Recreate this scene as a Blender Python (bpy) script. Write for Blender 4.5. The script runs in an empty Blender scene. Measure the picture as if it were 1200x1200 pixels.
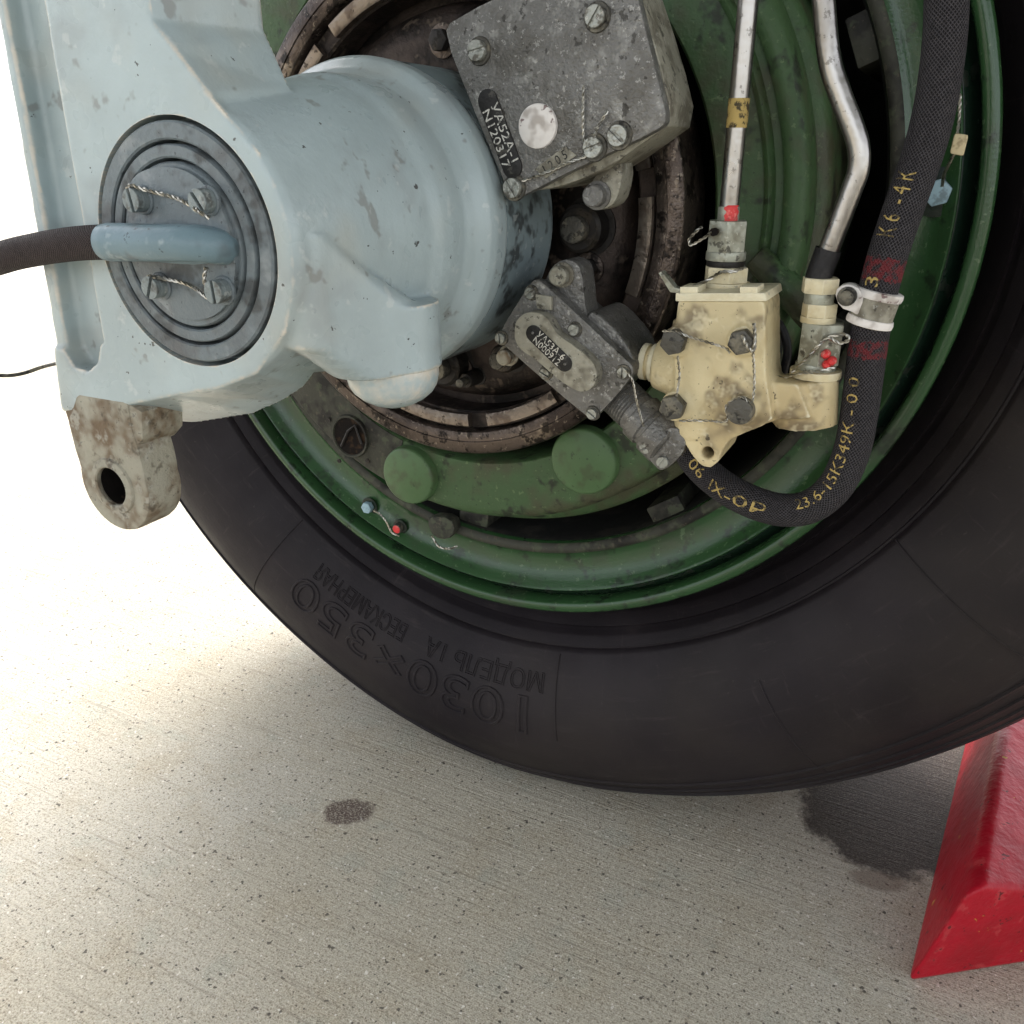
import bpy, bmesh, math, random
from mathutils import Vector, Matrix
random.seed(7)
R = math.radians
PI = math.pi
S = bpy.context.scene
COL = S.collection

# ------------------------------------------------------------------ camera
CAM_LOC = Vector((.2810, -.6785, .0341))
YAW, PITCH, FPX = R(-27.05), R(22.73), 998.0 / 1200.0
FW = Vector((math.sin(YAW) * math.cos(PITCH), math.cos(YAW) * math.cos(PITCH), -math.sin(PITCH)))
RT = Vector((math.cos(YAW), -math.sin(YAW), 0))
UP = RT.cross(FW)
cd = bpy.data.cameras.new('camera')
cam = bpy.data.objects.new('camera', cd)
COL.objects.link(cam)
cd.sensor_width = 36
cd.lens = 36 * FPX
cd.clip_start = .01
cd.clip_end = 2000
m = Matrix((RT, UP, -FW)).transposed().to_4x4()
m.translation = CAM_LOC
cam.matrix_world = m
S.camera = cam

# ------------------------------------------------------------------ light
SUN_EL, SUN_AZ = R(50), R(-35)          # azimuth from +Y towards +X
w = bpy.data.worlds.new('World')
S.world = w
w.use_nodes = True
nt = w.node_tree
bg = nt.nodes['Background']
sky = nt.nodes.new('ShaderNodeTexSky')
sky.sky_type = 'NISHITA'
sky.sun_disc = False
sky.sun_elevation = SUN_EL
sky.sun_rotation = SUN_AZ
sky.dust_density = 3.0
hs = nt.nodes.new('ShaderNodeHueSaturation')   # thin white overcast
hs.inputs['Saturation'].default_value = .25
nt.links.new(sky.outputs[0], hs.inputs['Color'])
nt.links.new(hs.outputs[0], bg.inputs[0])
bg.inputs[1].default_value = .15
sl = bpy.data.lights.new('sun', 'SUN')
sl.energy = 1.1
sl.angle = R(36)
sl.color = (1, .98, .95)
so = bpy.data.objects.new('sun', sl)
COL.objects.link(so)
sd = Vector((math.sin(SUN_AZ) * math.cos(SUN_EL), math.cos(SUN_AZ) * math.cos(SUN_EL), math.sin(SUN_EL)))
so.rotation_euler = sd.to_track_quat('Z', 'Y').to_euler()
so.location = (0, 0, 5)
S.view_settings.view_transform = 'Standard'
S.view_settings.look = 'None'
S.view_settings.exposure = 2.0
S.view_settings.gamma = 1
S.render.engine = 'CYCLES'
S.cycles.max_bounces = 6
S.cycles.diffuse_bounces = 3
S.cycles.glossy_bounces = 3
S.cycles.caustics_reflective = False
S.cycles.caustics_refractive = False

GZ = -.47                                # ground level; wheel axle runs along Y through the origin

# ------------------------------------------------------------------ helpers
def at(px, py, Y):                       # measured photo pixel -> point at depth Y
    d = FW * (FPX * 1200) + RT * (px - 600) + UP * (600 - py)
    return CAM_LOC + d * ((Y - CAM_LOC.y) / d.y)

def at2(px, py, Y):
    p = at(px, py, Y)
    return (p.x, p.z)

def mlen(n, p):                          # n photo pixels at point p in metres
    return n * (Vector(p) - CAM_LOC).dot(FW) / (FPX * 1200)

ORG = {}
def root(name, loc, label, cat, group=None):
    o = bpy.data.objects.new(name, None)
    COL.objects.link(o)
    o.location = loc
    o.empty_display_size = .02
    ORG[o] = Vector(loc)
    o['label'] = label
    o['category'] = cat
    if group: o['group'] = group
    return o

def link(name, me, mt, parent=None, smooth=40):
    o = bpy.data.objects.new(name, me)
    COL.objects.link(o)
    if parent is not None:
        off = ORG[parent]
        me.transform(Matrix.Translation(-off))
        o.parent = parent
        ORG[o] = off
    if mt: me.materials.append(mt)
    me.shade_smooth()
    me.set_sharp_from_angle(angle=R(smooth))
    return o

def obj(name, bm, mt, parent=None, smooth=40):
    bmesh.ops.recalc_face_normals(bm, faces=bm.faces)
    me = bpy.data.meshes.new(name)
    bm.to_mesh(me)
    bm.free()
    return link(name, me, mt, parent, smooth)

def bevel(bm, wd, seg=2, ang=30):
    bmesh.ops.recalc_face_normals(bm, faces=bm.faces)
    bm.normal_update()
    es = [e for e in bm.edges if len(e.link_faces) == 2 and e.calc_face_angle(0) > R(ang)]
    if es: bmesh.ops.bevel(bm, geom=es, offset=wd, segments=seg, profile=.6, affect='EDGES', clamp_overlap=True)
    return bm

def add_revolve(bm, prof, n=96, c=(0, 0), a0=0, a1=2 * PI, closed_prof=False):
    full = abs(a1 - a0 - 2 * PI) < 1e-6
    cols = []
    k = n if full else n + 1
    for i in range(k):
        a = a0 + (a1 - a0) * i / n
        cols.append([bm.verts.new((c[0] + r * math.cos(a), y, c[1] + r * math.sin(a))) for r, y in prof])
    m_ = len(prof)
    for i in range(n):
        A, B = cols[i], cols[(i + 1) % k]
        for j in range(m_ if closed_prof else m_ - 1):
            jj = (j + 1) % m_
            try: bm.faces.new((A[j], A[jj], B[jj], B[j]))
            except ValueError: pass
    if not full and closed_prof:
        bm.faces.new(cols[0]); bm.faces.new(list(reversed(cols[-1])))
    bmesh.ops.remove_doubles(bm, verts=bm.verts, dist=1e-6)
    return bm

def revolve(prof, n=96, **k):
    return add_revolve(bmesh.new(), prof, n, **k)

def frame(d):
    d = Vector(d).normalized()
    a = Vector((0, 0, 1)) if abs(d.z) < .9 else Vector((1, 0, 0))
    x = a.cross(d).normalized()
    return x, d.cross(x), d

def add_cyl(bm, p0, p1, r0, r1=None, n=24, rot=0):
    r1 = r0 if r1 is None else r1
    p0, p1 = Vector(p0), Vector(p1)
    x, y, d = frame(p1 - p0)
    A = [bm.verts.new(p0 + (x * math.cos(rot + 2 * PI * i / n) + y * math.sin(rot + 2 * PI * i / n)) * r0) for i in range(n)]
    B = [bm.verts.new(p1 + (x * math.cos(rot + 2 * PI * i / n) + y * math.sin(rot + 2 * PI * i / n)) * r1) for i in range(n)]
    for i in range(n): bm.faces.new((A[i], A[(i + 1) % n], B[(i + 1) % n], B[i]))
    bm.faces.new(list(reversed(A))); bm.faces.new(B)
    return bm

def cyl(p0, p1, r0, r1=None, n=24, bev=0, rot=0):
    bm = add_cyl(bmesh.new(), p0, p1, r0, r1, n, rot)
    if bev: bevel(bm, bev)
    return bm

def lathe(p0, p1, prof, n=32):           # prof: (t along axis 0..1, radius)
    bm = bmesh.new()
    p0, p1 = Vector(p0), Vector(p1)
    x, y, d = frame(p1 - p0)
    rows = []
    for t, r in prof:
        c = p0.lerp(p1, t)
        rows.append([bm.verts.new(c + (x * math.cos(2 * PI * i / n) + y * math.sin(2 * PI * i / n)) * max(r, 1e-5)) for i in range(n)])
    for A, B in zip(rows, rows[1:]):
        for i in range(n): bm.faces.new((A[i], A[(i + 1) % n], B[(i + 1) % n], B[i]))
    bm.faces.new(list(reversed(rows[0]))); bm.faces.new(rows[-1])
    return bm

def add_prism(bm, out, y0, y1, holes=()):
    es = []
    for loop in [out] + list(holes):
        vs = [bm.verts.new((x, y0, z)) for x, z in loop]
        es += [bm.edges.new((vs[i], vs[(i + 1) % len(vs)])) for i in range(len(vs))]
    fs = [g for g in bmesh.ops.triangle_fill(bm, use_beauty=True, use_dissolve=False, edges=es)['geom'] if isinstance(g, bmesh.types.BMFace)]
    ex = bmesh.ops.extrude_face_region(bm, geom=fs)['geom']
    bmesh.ops.translate(bm, vec=(0, y1 - y0, 0), verts=[g for g in ex if isinstance(g, bmesh.types.BMVert)])
    bmesh.ops.recalc_face_normals(bm, faces=bm.faces)
    return bm

def prism(out, y0, y1, bev=0, holes=(), seg=2):
    bm = add_prism(bmesh.new(), out, y0, y1, holes)
    if bev: bevel(bm, bev, seg)
    return bm

def pxo(pts, Y): return [at2(x, y, Y) for x, y in pts]

def circle(c, r, n=32, a0=0, a1=2 * PI):
    full = abs(a1 - a0 - 2 * PI) < 1e-6
    k = n if full else n + 1
    return [(c[0] + r * math.cos(a0 + (a1 - a0) * i / n), c[1] + r * math.sin(a0 + (a1 - a0) * i / n)) for i in range(k)]

def obround(a, b, ra, rb=None, n=14):
    rb = ra if rb is None else rb
    t = math.atan2(b[1] - a[1], b[0] - a[0])
    return circle(b, rb, n, t - PI / 2, t + PI / 2) + circle(a, ra, n, t + PI / 2, t + 1.5 * PI)

def smooth_out(pts, it=2):               # Chaikin rounding of a closed outline
    for _ in range(it):
        q = []
        for i in range(len(pts)):
            a, b = pts[i], pts[(i + 1) % len(pts)]
            q += [(a[0] * .75 + b[0] * .25, a[1] * .75 + b[1] * .25), (a[0] * .25 + b[0] * .75, a[1] * .25 + b[1] * .75)]
        pts = q
    return pts

def box(c, s, bev=0, rot=None):
    bm = bmesh.new()
    bmesh.ops.create_cube(bm, size=1)
    for v in bm.verts: v.co = Vector((v.co.x * s[0], v.co.y * s[1], v.co.z * s[2]))
    if bev: bevel(bm, bev)
    if rot is not None: bmesh.ops.rotate(bm, cent=(0, 0, 0), matrix=rot, verts=bm.verts)
    bmesh.ops.translate(bm, vec=c, verts=bm.verts)
    return bm

def spline(pts, n=10):                   # Catmull-Rom through points
    P = [Vector(p) for p in pts]
    P = [P[0] * 2 - P[1]] + P + [P[-1] * 2 - P[-2]]
    out = []
    for i in range(1, len(P) - 2):
        a, b, c, d = P[i - 1:i + 3]
        for k in range(n):
            t = k / n
            out.append(.5 * ((2 * b) + (c - a) * t + (2 * a - 5 * b + 4 * c - d) * t * t + (3 * b - a - 3 * c + d) * t ** 3))
    out.append(P[-2])
    return out

def add_tube(bm, path, r, n=12, cap=True, uv=None, rfun=None):
    path = [Vector(p) for p in path]
    T = [(path[min(i + 1, len(path) - 1)] - path[max(i - 1, 0)]).normalized() for i in range(len(path))]
    x = frame(T[0])[0]
    rows = []; L = [0]
    for i in range(1, len(path)): L.append(L[-1] + (path[i] - path[i - 1]).length)
    for i, (p, t) in enumerate(zip(path, T)):
        x = (x - t * x.dot(t)).normalized()
        y = t.cross(x)
        rr = r if rfun is None else rfun(i / (len(path) - 1))
        rows.append([bm.verts.new(p + (x * math.cos(2 * PI * k / n) + y * math.sin(2 * PI * k / n)) * rr) for k in range(n)])
    lay = bm.loops.layers.uv.verify() if uv else None
    for i in range(len(rows) - 1):
        for k in range(n):
            f = bm.faces.new((rows[i][k], rows[i][(k + 1) % n], rows[i + 1][(k + 1) % n], rows[i + 1][k]))
            if uv:
                for lp, (uu, vv) in zip(f.loops, ((L[i], k / n), (L[i], (k + 1) / n), (L[i + 1], (k + 1) / n), (L[i + 1], k / n))):
                    lp[lay].uv = (uu, vv)
    if cap:
        bm.faces.new(list(reversed(rows[0]))); bm.faces.new(rows[-1])
    return bm

def tube(path, r, n=12, **k): return add_tube(bmesh.new(), path, r, n, **k)

def wire_bm(pts, r=.00042, pitch=.0052, off=.00042, sub=8):
    """two strands of safety wire twisted round each other along a path"""
    path = spline(pts, sub)
    seg = []
    for a, b in zip(path, path[1:]):
        k = max(1, int((b - a).length / (pitch / 8)))
        seg += [a.lerp(b, j / k) for j in range(k)]
    seg.append(path[-1])
    bm = bmesh.new()
    L = 0
    st = ([], [])
    for i, p in enumerate(seg):
        t = (seg[min(i + 1, len(seg) - 1)] - seg[max(i - 1, 0)])
        if i: L += (p - seg[i - 1]).length
        x, y, _ = frame(t)
        a = 2 * PI * L / pitch
        o_ = (x * math.cos(a) + y * math.sin(a)) * off
        st[0].append(p + o_); st[1].append(p - o_)
    for s_ in st: add_tube(bm, s_, r, 5)
    return bm

def eval_mesh(o):
    dg = bpy.context.evaluated_depsgraph_get()
    return bpy.data.meshes.new_from_object(o.evaluated_get(dg))

def cast(bm, voxel=.0013, it=6, cut=None):
    """weld overlapping solids into one cast lump with small fillets"""
    me = bpy.data.meshes.new('tmp')
    bmesh.ops.recalc_face_normals(bm, faces=bm.faces)
    bm.to_mesh(me); bm.free()
    o = bpy.data.objects.new('tmp', me)
    COL.objects.link(o)
    md = o.modifiers.new('r', 'REMESH'); md.mode = 'VOXEL'; md.voxel_size = voxel
    if it:
        sm = o.modifiers.new('s', 'SMOOTH'); sm.factor = .5; sm.iterations = it
    if cut is not None:
        mc = bpy.data.meshes.new('cut'); bmesh.ops.recalc_face_normals(cut, faces=cut.faces); cut.to_mesh(mc); cut.free()
        oc = bpy.data.objects.new('cut', mc); COL.objects.link(oc)
        bo = o.modifiers.new('b', 'BOOLEAN'); bo.operation = 'DIFFERENCE'; bo.solver = 'EXACT'; bo.object = oc
    r_ = eval_mesh(o)
    if cut is not None: bpy.data.objects.remove(oc); bpy.data.meshes.remove(mc)
    bpy.data.objects.remove(o); bpy.data.meshes.remove(me)
    return r_

def text_mesh(s, size, extrude=0, outline=0, spacing=1.0, res=2):
    cu = bpy.data.curves.new('t', 'FONT')
    cu.body = s; cu.size = size; cu.resolution_u = res
    cu.space_character = spacing
    cu.align_x = 'CENTER'; cu.align_y = 'CENTER'
    if outline:
        cu.fill_mode = 'NONE'; cu.bevel_depth = outline; cu.bevel_resolution = 1
    else:
        cu.extrude = extrude
    o = bpy.data.objects.new('t', cu)
    COL.objects.link(o)
    me = eval_mesh(o)
    bpy.data.objects.remove(o); bpy.data.curves.remove(cu)
    return me

def text_plate(s, size, a, b, Y, mt, parent, name='lettering', extrude=.0001, width=None):
    """flat lettering between world points a..b (x,z) on a face looking towards -Y"""
    me = text_mesh(s, size, extrude)
    xs = [v.co.x for v in me.vertices]
    sc = 1 if width is None else width / max(1e-6, max(xs) - min(xs))
    dx = Vector((b[0] - a[0], 0, b[1] - a[1])).normalized()
    dy = Vector((-dx.z, 0, dx.x))
    c = Vector(((a[0] + b[0]) / 2, Y, (a[1] + b[1]) / 2))
    for v in me.vertices:
        v.co = c + dx * v.co.x * sc + dy * v.co.y + Vector((0, -v.co.z, 0))
    return link(name, me, mt, parent)

def screw(c, r, h, ang, mt, parent, name='screw', n=20):
    """slotted cylinder-head screw standing off a face towards -Y"""
    c = Vector(c)
    bm = bmesh.new()
    add_cyl(bm, c, c + Vector((0, -h * .62, 0)), r, n=n)
    sw = r * .16
    for s_ in (-1, 1):
        a_ = math.asin(sw / r)
        pts = circle((0, 0), r, 10, a_, PI - a_)
        pts = [(x, z * s_) for x, z in pts]
        pts = [(c.x + x * math.cos(ang) - z * math.sin(ang), c.z + x * math.sin(ang) + z * math.cos(ang)) for x, z in pts]
        add_prism(bm, pts, c.y - h * .62, c.y - h)
    bevel(bm, r * .1, 1)
    return obj(name, bm, mt, parent)

def hexbolt(c, d, r, h, mt, parent, name='hex_bolt', washer=0, wmat=None, rot=0):
    c = Vector(c); d = Vector(d).normalized()
    b = c
    if washer:
        b = c + d * h * .25
    o = obj(name, cyl(b, b + d * h, r, n=6, bev=r * .12, rot=rot), mt, parent, 30)
    if washer: obj('washer', cyl(c, b, washer, n=28, bev=h * .06), wmat or mt, o)
    return o

# ------------------------------------------------------------------ materials
def node(nt, t, **k):
    n = nt.nodes.new('ShaderNode' + t)
    for a, v in k.items(): setattr(n, a, v)
    return n

def ramp(nt, src, lo, hi):
    n = node(nt, 'MapRange', interpolation_type='SMOOTHSTEP')
    nt.links.new(src, n.inputs[0])
    n.inputs[1].default_value = lo; n.inputs[2].default_value = hi
    return n.outputs[0]

def mixc(nt, f, a, b):
    n = node(nt, 'Mix', data_type='RGBA')
    for i, v in ((0, f), (6, a), (7, b)):
        if hasattr(v, 'default_value') and not isinstance(v, (tuple, float)): nt.links.new(v, n.inputs[i])
        elif i == 0: n.inputs[0].default_value = v
        else: n.inputs[i].default_value = (*v[:3], 1)
    return n.outputs[2]

def math_(nt, op, a, b=0.0, c=None):
    n = node(nt, 'Math', operation=op)
    for i, v in enumerate((a, b) if c is None else (a, b, c)):
        if isinstance(v, (int, float)): n.inputs[i].default_value = v
        else: nt.links.new(v, n.inputs[i])
    return n.outputs[0]

def noise(nt, co, scale, detail=4, rough=.6, dist=0):
    n = node(nt, 'TexNoise')
    nt.links.new(co, n.inputs['Vector'])
    n.inputs['Scale'].default_value = scale
    n.inputs['Detail'].default_value = detail
    n.inputs['Roughness'].default_value = rough
    n.inputs['Distortion'].default_value = dist
    return n.outputs[0]

def newmat(name):
    mt = bpy.data.materials.new(name)
    mt.use_nodes = True
    nt = mt.node_tree
    return mt, nt, nt.nodes['Principled BSDF']

def paint(name, col, rough=.5, metal=0.0, layers=(), bump=(), rvar=.12, edge=None, spec=.28):
    """layers: (colour, scale, lo, hi, amount[, stretch]); bump: (scale, strength)"""
    mt, nt, bs = newmat(name)
    tc = node(nt, 'TexCoord').outputs['Object']
    c = mixc(nt, ramp(nt, noise(nt, tc, 14, 3), .3, .7), [x * .9 for x in col], [min(1, x * 1.1) for x in col])
    for L in layers:
        lc, sc, lo, hi, am = L[:5]
        co = tc
        if len(L) > 5:
            mp = node(nt, 'Mapping'); nt.links.new(tc, mp.inputs[0]); mp.inputs['Scale'].default_value = L[5]
            co = mp.outputs[0]
        f = math_(nt, 'MULTIPLY', ramp(nt, noise(nt, co, sc, 3, .68), lo, hi), am)
        c = mixc(nt, f, c, lc)
    if edge:
        g = node(nt, 'NewGeometry').outputs['Pointiness']
        f = ramp(nt, math_(nt, 'ADD', g, math_(nt, 'MULTIPLY', noise(nt, tc, 160, 4), .06)), edge[1], edge[2])
        c = mixc(nt, f, c, edge[0])
    nt.links.new(c, bs.inputs['Base Color'])
    rr = math_(nt, 'MULTIPLY_ADD', noise(nt, tc, 60, 2), rvar * 2, rough - rvar)
    nt.links.new(rr, bs.inputs['Roughness'])
    bs.inputs['Metallic'].default_value = metal
    bs.inputs['Specular IOR Level'].default_value = spec
    prev = None
    for sc, st in bump:
        b = node(nt, 'Bump')
        b.inputs['Strength'].default_value = st
        b.inputs['Distance'].default_value = .001
        nt.links.new(noise(nt, tc, sc, 2), b.inputs['Height'])
        if prev: nt.links.new(prev, b.inputs['Normal'])
        prev = b.outputs[0]
    if prev: nt.links.new(prev, bs.inputs['Normal'])
    return mt

M = {}
M['blue'] = paint('pale_blue_green_paint', (.36, .43, .44), .30, 0,
                  [((.40, .375, .30), 9, .48, .68, .55), ((.25, .275, .28), 22, .50, .70, .5), ((.16, .15, .13), 60, .62, .70, .55), ((.035, .03, .028), 170, .695, .712, .9), ((.58, .60, .57), 90, .63, .70, .3)],
                  [(40, .3), (300, .2)], edge=((.58, .54, .46), .55, .585), spec=.45)
M['blue_cap'] = paint('worn_blue_grey_paint', (.150, .178, .190), .45, 0,
                      [((.10, .10, .10), 24, .46, .64, .80), ((.30, .32, .32), 55, .56, .70, .5), ((.04, .038, .036), 60, .52, .68, .7), ((.03, .03, .03), 300, .655, .68, .6)],
                      [(90, .5), (500, .4)])
M['blue_screw'] = paint('painted_screw_head', (.20, .23, .23), .42, .1, [((.07, .065, .055), 120, .50, .64, .75), ((.42, .43, .40), 200, .58, .66, .5)], [(400, .5)])
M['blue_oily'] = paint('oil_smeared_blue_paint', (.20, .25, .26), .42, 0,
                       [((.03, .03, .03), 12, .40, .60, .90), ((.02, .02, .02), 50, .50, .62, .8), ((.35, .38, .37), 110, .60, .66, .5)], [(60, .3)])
M['blue_tube'] = paint('glossy_blue_conduit_paint', (.155, .225, .255), .33, 0,
                       [((.06, .065, .065), 40, .50, .70, .7), ((.42, .48, .48), 90, .60, .72, .4), ((.03, .03, .03), 240, .65, .69, .6)], [(60, .3), (400, .2)])
M['rust'] = paint('rust_stained_casting', (.33, .31, .245), .75, 0,
                  [((.135, .088, .050), 36, .40, .58, .9), ((.40, .39, .33), 75, .54, .64, .65), ((.06, .045, .03), 95, .57, .68, .65), ((.04, .03, .02), 300, .60, .68, .5)],
                  [(110, .9), (380, .8)])
M['green'] = paint('dark_green_enamel', (.023, .062, .022), .20, 0,
                   [((.035, .045, .028), 16, .50, .68, .6), ((.010, .014, .010), 60, .56, .68, .7), ((.10, .15, .08), 200, .64, .68, .5)],
                   [(130, .12), (600, .15)], rvar=.07, spec=.4)
M['green_dish'] = paint('green_enamel_rough_casting', (.045, .086, .034), .5, 0,
                        [((.055, .045, .028), 16, .46, .62, .75), ((.012, .012, .009), 50, .54, .66, .80), ((.12, .17, .08), 220, .62, .67, .5), ((.01, .01, .008), 300, .65, .69, .6)],
                        [(280, .5), (60, .3)], spec=.3)
M['green_cap'] = paint('clean_green_cap_paint', (.066, .122, .050), .42, 0,
                       [((.05, .06, .03), 45, .52, .66, .6), ((.02, .025, .015), 190, .65, .69, .5)], [(250, .25)], spec=.3)
M['green_dark'] = paint('black_green_shade_and_washer_paint', (.006, .014, .009), .25, 0, [((.03, .03, .025), 60, .56, .68, .6)], [(200, .15)], spec=.3)
M['hub_dirty'] = paint('grimy_dark_hub_paint', (.040, .040, .030), .65, 0, [((.010, .009, .008), 45, .46, .62, .85), ((.065, .075, .045), 80, .54, .64, .6), ((.09, .075, .055), 200, .60, .66, .5)], [(180, .7)], spec=.25)
M['gap_shade'] = paint('gap_shade_black', (.010, .010, .009), .75, 0, [((.028, .025, .02), 40, .52, .68, .6)], [(120, .5)], spec=.15)
M['bronze'] = paint('heat_browned_steel', (.105, .082, .068), .38, .75,
                    [((.040, .030, .026), 22, .42, .60, .90), ((.30, .24, .18), 48, .56, .66, .6), ((.010, .008, .007), 95, .52, .62, .90), ((.35, .29, .23), 240, .61, .66, .5)],
                    [(140, .6), (600, .4)])
M['bronze_dark'] = paint('oil_blackened_steel_plate', (.060, .045, .038), .55, .5,
                    [((.012, .010, .009), 30, .42, .58, .92), ((.17, .13, .10), 60, .57, .66, .6)], [(140, .6), (600, .4)])
M['bronze_bright'] = paint('rubbed_bright_steel', (.20, .165, .135), .34, .8, [((.10, .075, .06), 55, .48, .62, .85), ((.02, .016, .014), 160, .58, .65, .8)], [(220, .5)])
M['dark_steel'] = paint('dark_oily_steel', (.030, .027, .025), .5, .5, [((.085, .068, .05), 70, .55, .66, .7), ((.008, .007, .006), 140, .54, .64, .8)], [(150, .5)])
M['cast_grey'] = paint('grey_cast_alloy', (.155, .15, .14), .40, .4,
                       [((.085, .078, .066), 36, .46, .66, .65), ((.32, .315, .29), 90, .55, .68, .5), ((.03, .027, .023), 170, .615, .68, .75), ((.42, .41, .38), 420, .60, .65, .5)],
                       [(200, .8), (700, .6)])
M['cast_pale'] = paint('pale_grey_cast_alloy', (.29, .275, .22), .5, .2,
                       [((.11, .095, .07), 55, .47, .63, .75), ((.04, .035, .028), 200, .58, .65, .75), ((.42, .41, .36), 330, .60, .65, .5)], [(240, .7), (700, .4)])
M['beige'] = paint('cream_hydraulic_paint', (.62, .52, .31), .42, 0,
                   [((.42, .31, .15), 20, .46, .66, .65), ((.14, .10, .06), 34, .52, .66, .8), ((.05, .04, .03), 16, .58, .72, .6), ((.035, .027, .02), 105, .645, .69, .85), ((.78, .69, .46), 70, .56, .66, .5), ((.06, .045, .03), 420, .66, .69, .6)],
                   [(60, .4), (380, .4)], edge=((.72, .66, .48), .56, .61))
M['nut'] = paint('dull_grey_plated_nut', (.36, .365, .30), .42, .35, [((.14, .125, .085), 70, .48, .62, .7), ((.035, .03, .025), 170, .58, .65, .75), ((.55, .54, .46), 300, .60, .65, .5)], [(280, .4)])
M['bolt'] = paint('blackened_bolt_head', (.085, .080, .068), .5, .4, [((.20, .18, .135), 110, .50, .64, .7), ((.015, .014, .013), 180, .54, .63, .8)], [(380, .7)])
M['screw'] = paint('worn_steel_screw', (.30, .305, .275), .38, .6, [((.08, .07, .055), 140, .48, .62, .85), ((.5, .49, .45), 300, .60, .66, .5)], [(450, .5)])
M['steel'] = paint('bright_polished_tube', (.38, .36, .335), .30, 1.0, [((.20, .18, .155), 60, .48, .66, .7, (1, 1, .25)), ((.08, .07, .06), 220, .60, .66, .6)], [(150, .25)], rvar=.08)
M['wire'] = paint('stainless_safety_wire', (.42, .40, .35), .35, 1.0, [((.10, .09, .07), 200, .5, .62, .7)])
M['white'] = paint('off_white_clamp_cushion', (.70, .66, .62), .5, 0, [((.30, .25, .21), 60, .50, .64, .7), ((.10, .04, .04), 130, .60, .65, .8)], [(200, .4)])
M['plate_black'] = paint('black_nameplate', (.012, .011, .010), .45, 0, [((.075, .07, .06), 170, .58, .66, .7)], [(500, .4)])
M['letter_white'] = paint('silver_nameplate_lettering', (.55, .53, .48), .4, .3, [((.06, .06, .055), 420, .50, .60, .85)])
M['letter_yellow'] = paint('yellow_hose_print', (.40, .29, .10), .75, 0, [((.03, .025, .018), 260, .47, .60, .92)])
M['red_mark'] = paint('red_inspection_paint', (.60, .045, .045), .4, 0, [((.75, .28, .24), 220, .55, .65, .6), ((.25, .05, .04), 150, .58, .66, .6)])
M['blue_bolt'] = paint('pale_blue_bolt_paint', (.24, .35, .40), .4, 0, [((.09, .12, .13), 130, .50, .64, .75)], [(300, .3)])
M['tag'] = paint('yellowed_seal_tag', (.60, .50, .30), .6, 0, [((.3, .22, .12), 150, .52, .65, .7)], [(300, .4)])
M['hole_shade'] = paint('painted_hole_shade', (.010, .008, .007), .85, 0, [((.06, .035, .02), 90, .52, .66, .6)], [(200, .5)], spec=.1)  # dark colour standing in for the shade inside holes
M['black_sleeve'] = paint('black_heat_shrink_sleeve', (.014, .013, .014), .5, 0, [((.04, .037, .035), 120, .55, .66, .6)], [(300, .5)])
M['chock'] = paint('thick_red_chock_paint', (.40, .008, .020), .36, 0,
                   [((.26, .006, .012), 14, .45, .62, .7), ((.50, .07, .07), 60, .60, .67, .4), ((.06, .012, .012), 120, .64, .68, .8), ((.55, .33, .05), 90, .71, .73, .7)],
                   [(18, 1.0), (70, .9), (300, .4)], rvar=.14, spec=.22)

def rubber():
    mt, nt, bs = newmat('weathered_black_rubber')
    tc = node(nt, 'TexCoord').outputs['Object']
    c = mixc(nt, ramp(nt, noise(nt, tc, 7, 5), .35, .7), (.0092, .0068, .0084), (.0175, .0135, .0155))
    c = mixc(nt, math_(nt, 'MULTIPLY', ramp(nt, noise(nt, tc, 2.6, 4), .5, .72), .6), c, (.036, .029, .024))
    c = mixc(nt, math_(nt, 'MULTIPLY', ramp(nt, noise(nt, tc, 220, 3), .68, .75), .4), c, (.045, .04, .035))
    # scuffs that run round the sidewall
    sp = node(nt, 'SeparateXYZ'); nt.links.new(tc, sp.inputs[0])
    zz = math_(nt, 'ADD', sp.outputs[2], GZ)
    rad = math_(nt, 'SQRT', math_(nt, 'ADD', math_(nt, 'MULTIPLY', sp.outputs[0], sp.outputs[0]), math_(nt, 'MULTIPLY', zz, zz)))
    ang = math_(nt, 'ARCTAN2', zz, sp.outputs[0])
    cb = node(nt, 'CombineXYZ')
    nt.links.new(math_(nt, 'MULTIPLY', rad, 150), cb.inputs[0]); nt.links.new(math_(nt, 'MULTIPLY', ang, 7), cb.inputs[1])
    sc_ = noise(nt, cb.outputs[0], 1.0, 4, .7)
    c = mixc(nt, math_(nt, 'MULTIPLY', ramp(nt, sc_, .55, .74), .45), c, (.040, .032, .031))
    cb2 = node(nt, 'CombineXYZ')
    nt.links.new(math_(nt, 'MULTIPLY', rad, 26), cb2.inputs[0]); nt.links.new(math_(nt, 'MULTIPLY', ang, 60), cb2.inputs[1])
    sc2 = noise(nt, cb2.outputs[0], 1.0, 4, .7)
    c = mixc(nt, math_(nt, 'MULTIPLY', ramp(nt, sc2, .60, .72), .45), c, (.038, .030, .030))
    nt.links.new(c, bs.inputs['Base Color'])
    nt.links.new(math_(nt, 'MULTIPLY_ADD', noise(nt, tc, 30, 5), .3, .46), bs.inputs['Roughness'])
    bs.inputs['Specular IOR Level'].default_value = .20
    b1 = node(nt, 'Bump'); b1.inputs['Strength'].default_value = .35; b1.inputs['Distance'].default_value = .001
    nt.links.new(math_(nt, 'ADD', noise(nt, tc, 40, 4, .7), math_(nt, 'MULTIPLY', sc_, .6)), b1.inputs['Height'])
    b2 = node(nt, 'Bump'); b2.inputs['Strength'].default_value = .25; b2.inputs['Distance'].default_value = .0006
    nt.links.new(noise(nt, tc, 700, 3), b2.inputs['Height']); nt.links.new(b1.outputs[0], b2.inputs['Normal'])
    nt.links.new(b2.outputs[0], bs.inputs['Normal'])
    return mt
M['rubber'] = rubber()

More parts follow.
